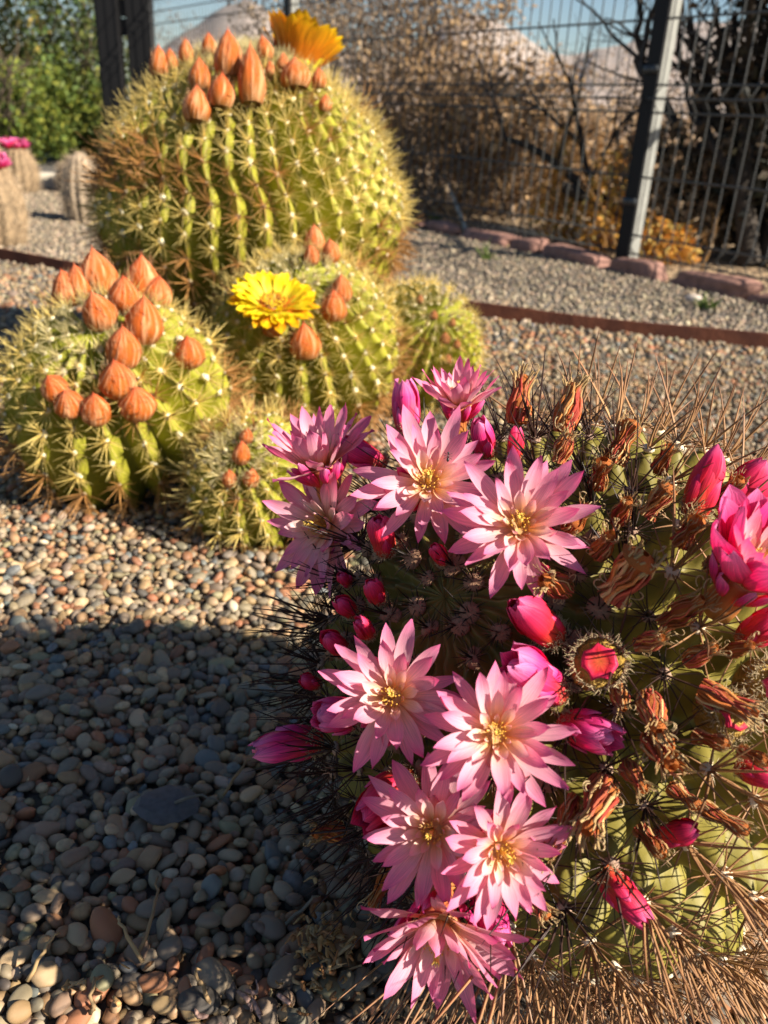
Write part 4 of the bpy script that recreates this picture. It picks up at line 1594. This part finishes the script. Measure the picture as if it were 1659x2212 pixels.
def hair_mesh(seed):
    rs = np.random.default_rng(seed)
    mb = MB()
    for _ in range(60):
        a = rs.uniform(0, 2 * PI)
        z0 = rs.uniform(.02, .75)
        r0 = .40 * math.sin(min(1, z0 * .92 + .16) ** .8 * PI) ** .8
        p = np.array([math.cos(a) * r0, math.sin(a) * r0, z0])
        d = np.array([math.cos(a) * .12 - math.sin(a) * rs.normal() * .2, math.sin(a) * .12 + math.cos(a) * rs.normal() * .2, .9])
        spine(mb, p, d, rs.uniform(.14, .30), .0065, -p * np.array([.4, .4, 0]), np.array((.60, .30, .15)) * rs.uniform(.7, 1.15), (.66, .38, .2), 2)
    return mb.mesh('wool', MT['wool'])


BHAIR = [hair_mesh(k) for k in range(3)]


def wbud(cac, parent, base_px, tip_px, width=1.0, toward=.0, seed=0, lst=None):
    random.seed(seed)
    B = cac.hit(*base_px, .99)
    T = on_ray(*tip_px, B, toward)
    L = np.linalg.norm(T - B)
    o = link('flower_bud', random.choice(lst or WBUD), parent, align(B - cac.C, T - B, (L * width, L * width, L), random.uniform(0, 6)))
    link('wool', random.choice(BHAIR), o)
    return o


BROWN_BUD = [m_.copy() for m_ in WBUD]
for m_ in BROWN_BUD:
    m_.materials[0] = MT['bud_brown']


def buds(cac, parent, lst, toward=.02, seed=0, kinds=None):
    for k, (bx, by, tx, ty, w) in enumerate(lst):
        wbud(cac, parent, (bx, by), (tx, ty), w, toward, seed + k, kinds)


buds(cb, eb, [(345, 165, 342, 92, .75), (402, 135, 400, 78, .75), (432, 195, 430, 118, .8), (425, 262, 425, 178, .95), (478, 232, 480, 152, .95),
              (495, 170, 492, 55, .72), (545, 225, 540, 85, .55), (575, 130, 565, 72, .85), (452, 120, 450, 66, .8), (583, 160, 583, 128, .9), (640, 190, 636, 118, 1.2),
              (690, 190, 687, 142, .9), (700, 240, 705, 200, 1.0), (370, 150, 366, 100, .8), (610, 150, 612, 110, .9)], .01, 700)
buds(cl, el, [(215, 612, 197, 528, .95), (155, 650, 130, 578, 1.15), (312, 628, 305, 543, .95), (268, 668, 265, 590, 1.0), (335, 655, 345, 593, 1.1), (225, 705, 195, 625, 1.05),
              (312, 735, 310, 632, .95), (268, 785, 264, 698, 1.0), (258, 850, 244, 773, 1.1), (300, 895, 290, 832, 1.25), (412, 785, 403, 722, 1.1),
              (210, 908, 200, 845, 1.0), (155, 890, 138, 840, 1.15), (128, 855, 100, 808, 1.1), (170, 615, 158, 566, 1.1)], .03, 740)
buds(cm, em, [(662, 772, 655, 692, 1.05), (722, 690, 720, 622, 1.05), (738, 650, 737, 588, .95), (676, 570, 668, 525, .9), (716, 565, 712, 512, 1.0), (682, 525, 678, 480, .9)], .02, 780)
buds(cr, er, [(960, 742, 963, 715, 1.1), (935, 690, 940, 668, 1.1), (905, 655, 910, 635, 1.1), (975, 705, 980, 685, 1.1), (985, 752, 990, 732, 1.1), (965, 785, 970, 763, 1.1)], .006, 800, BROWN_BUD)
buds(cs, es, [(522, 1000, 522, 948, .85), (497, 1048, 494, 1012, 1.0), (541, 1048, 545, 1008, .95), (530, 955, 535, 922, .95)], .012, 820)
# tiny buds on the big cactus flank
TUBEY = [tube_mesh('tube', MT['bud_wool'], .42, .46, 1.05, k) for k in range(2)]
STAMY = [stamen_mesh(90, .26, .36, 9, (1.05, 1.15, .3))]


def yellow_flower(parent, C, centre, axis, rad, ang_o, ang_i, seed, outer='yel', tubek=1.0):
    random.seed(seed)
    ax = nrm(axis)
    x, y, _ = frame_of(ax)
    f = link('flower', None, parent, Matrix.Translation(Vector(centre - C)))
    o = np.zeros(3)
    for ring, (n_, kind, an, ln) in enumerate([(20, 'yout', ang_o + 4, .98), (26, outer, ang_o, 1.0), (26, 'yel', ang_o * .65 + ang_i * .35, .92), (22, 'yel', ang_i, .75)]):
        for k in range(n_):
            put_petal(f, kind, ax, x, y, o, 2 * PI * (k + ring * .37 + random.uniform(-.2, .2)) / n_, math.radians(an + random.uniform(-6, 6)), rad * ln * random.uniform(.9, 1.08), rad * .25, 1, -.04 * rad * ring, random.uniform(-.2, .2))
    link('tube', random.choice(TUBEY), f, align(o, ax, (rad * .72, rad * .72, rad * tubek)))
    link('stamens', STAMY[0], f, align(o - ax * rad * .05, ax, rad * 1.0))
    link('stigma', STIG[0], f, align(o - ax * rad * .05, ax, rad * .7))
    return f


P = hit(592, 655, HEADS['mid'][0], HEADS['mid'][1] + .030)
yellow_flower(em, HEADS['mid'][0], P, nrm(nrm(EYE - P) * .95 + UP * 1.0 + RT * .05), 76 * np.linalg.norm(P - EYE) / FPX, 76, 48, 901, 'yel', 1.0)
P = far(640, 156, np.linalg.norm(HEADS['big'][0] - EYE) - .02)
yellow_flower(eb, HEADS['big'][0], P, nrm(UP * 1.0 + RT * .24 + nrm(EYE - P) * .10), 92 * np.linalg.norm(P - EYE) / FPX, 25, 14, 902, 'yout', .62)


# ------------------------------------------------------------------ small cacti and block in the far left gravel
def small_cactus(base_px, h, w, label, flowers, seed, skin=(.24, .17, .10)):
    p = gnd(*base_px)
    e = tag(link('small_cactus', None), label, 'cactus', 'small cacti on the far gravel')
    e.location = (p[0], p[1], 0)
    C = np.array([p[0], p[1], h * .5])
    rs = np.random.default_rng(seed)
    mb = MB()
    z = np.linspace(-.05, 1, 14)
    r = w * .5 * np.clip(np.sin(np.clip(z * .75 + .22, 0, .985) * PI), .02, 1) ** .5
    r[-1] = .004
    revolve(mb, np.stack([r, z * h], 1), 48, (skin[0], skin[1], skin[2]), ridge=.10, nr=14)
    link('body', mb.mesh('body', MT['twig']), e)
    mb = MB()
    for q in range(520):
        a = 2 * PI * rs.integers(0, 14) / 14 + rs.normal() * .03
        zz = rs.uniform(.03, 1)
        rr = np.interp(zz, z, r) * 1.08
        d = nrm(np.array([math.cos(a), math.sin(a), rs.uniform(-.2, .6)]) + rs.normal(size=3) * .5)
        spine(mb, (rr * math.cos(a), rr * math.sin(a), zz * h), d, rs.uniform(.015, .035), .0011, None, (.55, .42, .28), (.62, .48, .32), 2)
    tag(link('spines', mb.mesh('spines', MT['spine']), e), kind='stuff')
    for q in range(flowers):
        a = 2 * PI * q / max(1, flowers) + rs.uniform(-.3, .3)
        ra = w * .22 * rs.uniform(.5, 1.3)
        b_ = np.array([ra * math.cos(a), ra * math.sin(a), h * .95])
        dirn = nrm(np.array([math.cos(a) * .6, math.sin(a) * .6, 1]))
        Lf = rs.uniform(.035, .05)
        f = link('flower', None, e, Matrix.Translation(Vector(b_)))
        x, y, _ = frame_of(dirn)
        for k in range(9):
            put_petal(f, 'shut', dirn, x, y, np.zeros(3), 2 * PI * k / 9, math.radians(rs.uniform(20, 45)), Lf, .006, 1.2)
        for k in range(5):
            put_petal(f, 'mid', dirn, x, y, np.zeros(3), 2 * PI * k / 5 + .3, math.radians(rs.uniform(10, 30)), Lf * .9, .004, 1.2)
    return e


small_cactus((48, 415), .22, .17, 'small tan cactus with pink flowers beside the pale concrete block', 7, 1)
small_cactus((185, 478), .26, .15, 'pale beige columnar cactus close behind the biggest barrel cactus', 0, 2, (.34, .26, .18))
small_cactus((4, 528), .25, .17, 'small cactus thick with magenta flowers near the rusty edging', 16, 3)
small_cactus((262, 415), .24, .14, 'small cactus with reddish pink flowers half hidden by the biggest barrel cactus', 3, 4)
small_cactus((-8, 418), .24, .14, 'small cactus with a cluster of pink flowers in front of the green hedge', 9, 6)
small_cactus((150, 415), .15, .10, 'stubby brown cactus between the concrete block and the beige cactus', 0, 7, (.24, .19, .14))
p = gnd(112, 408)
mb = MB()
V = np.sign(ICO2[0]) * np.abs(ICO2[0]) ** .25
V = lumpy(V / np.abs(V).max(0), .02, 5) * np.array([.065, .05, .042])
mb.add(V, None, ICO2[1])
o = tag(link('concrete_block', mb.mesh('concrete_block', MT['concrete'], False)), 'pale concrete block on the grey gravel by the hedge', 'block')
o.location = (p[0], p[1], .04)
o.rotation_euler = (0, 0, .3)

# ------------------------------------------------------------------ litter on the gravel
p = gnd(368, 1775)
V = ICO1[0].copy()
V = lumpy(V, .2, 42) * np.array([.023, .016, .005])
o = tag(link('flat_stone', build_mesh('flat_stone', V, ICO1[1], MT['pebble'], np.tile((.085, .08, .08), (len(V), 1)), smooth=False)), 'flat dark slate chip lying on the shaded pebbles', 'stone')
o.location = (p[0], p[1], .015)
o.rotation_euler = (.25, .1, .3)
p = gnd(1497, 655)
V = lumpy(ICO1[0], .2, 43) * np.array([.035, .016, .014])
o = tag(link('pale_stone', build_mesh('pale_stone', V, ICO1[1], MT['pebble'], np.tile((.52, .44, .38), (len(V), 1)))), 'pale oblong stone on the gravel in front of the kerb', 'stone')
o.location = (p[0], p[1], .012)
o.rotation_euler = (0, 0, -.6)
TW = [((60, 2120), (130, 2040), 'thin straw-coloured stalk arched over pebbles by the grey lumpy stone'), ((300, 2060), (340, 1900), 'dry brown stem standing up out of the pebbles'),
      ((350, 1745), (478, 1760), 'bent grey twig resting above the dark slate chip'), ((200, 2190), (205, 2120), 'short brown stalk wedged between pebbles'),
      ((310, 2075), (255, 1985), 'curled dry leaf stalk on sunlit pebbles'), ((480, 1720), (540, 1660), 'pale stick lying in the shade of the pink-flowered cactus'),
      ((620, 1990), (690, 1960), 'thin dry straw near the fallen flower litter'), ((455, 2170), (430, 2105), 'tan twig poking up beside a pinkish bark chip')]
for k, (a_, b_, lb) in enumerate(TW):
    random.seed(k)
    A, B = gnd(*a_, .012), gnd(*b_, .016)
    B = B + np.array([0, 0, random.uniform(.0, .012)])
    mb = MB()
    tt = np.linspace(0, 1, 8)[:, None]
    pts = A + (B - A) * tt + np.sin(tt * PI) * np.array([random.uniform(-.006, .006), 0, .008]) + RNG.normal(size=(8, 3)) * .0007
    sweep(mb, pts, np.linspace(.0013, .0006, 8), 5, [(.40, .27, .13), (.25, .16, .08), (.16, .14, .11), (.3, .2, .1)][k % 4])
    tag(link('dry_twig', mb.mesh('dry_twig', MT['twig'])), lb, 'twig', 'dry twigs on the gravel')
for (x, y, n_, lb, sd) in [(690, 2050, 110, 'heap of crumbled golden-brown dry flowers on the pebbles', 5), (560, 2165, 10, 'scrap of pinkish bark lying on the pebbles', 6), (220, 2130, 12, 'crumpled pale dead leaf on sunlit pebbles', 7), (1340, 2150, 16, 'dead straw-coloured petals under the hanging spines', 8)]:
    rs = np.random.default_rng(sd)
    p = gnd(x, y, .012)
    mb = MB()
    for _ in range(n_):
        q = rs.normal(size=3) * np.array([.010, .013, .003])
        dd = nrm(rs.normal(size=3) * np.array([1, 1, .5]))
        L = rs.uniform(.003, .010)
        s_ = np.linspace(0, 1, 5)[:, None]
        c_ = np.array([(.50, .30, .12), (.42, .20, .08), (.58, .40, .2)][rs.integers(3)] if sd != 6 else (.42, .27, .22))
        sweep(mb, q + dd * L * s_ + np.sin(s_ * 3) * rs.normal(size=3) * .003, np.array([.6, 1, 1, .9, .3]) * rs.uniform(.0008, .0020), 5, c_ * rs.uniform(.7, 1.2), flat=.3)
    o = tag(link('dry_litter', mb.mesh('dry_litter', MT['dry'])), lb, 'litter')
    o.location = tuple(p + np.array([0, 0, .004]))
for k, (x, y, lb) in enumerate([(1052, 560, 'small green weed at the kerb stones near the clump of cacti'), (1522, 668, 'yellow-green weed growing between kerb stones near the pale oblong stone'), (940, 478, 'tiny green sprout on the kerb beside the biggest barrel cactus')]):
    rs = np.random.default_rng(k)
    p = gnd(x, y)
    mb = MB()
    for _ in range(26):
        d = nrm(rs.normal(size=3) * np.array([1, 1, .3]) + np.array([0, 0, 1.1]))
        spine(mb, rs.normal(size=3) * np.array([.008, .008, 0]), d, rs.uniform(.02, .055), .003, rs.normal(size=3) * .3, (.07, .13, .02), (.16, .22, .04), 3, 4)
    o = tag(link('weed', mb.mesh('weed', MT['leaf'])), lb, 'weed', 'green weeds by the kerb')
    o.location = (p[0], p[1], 0)
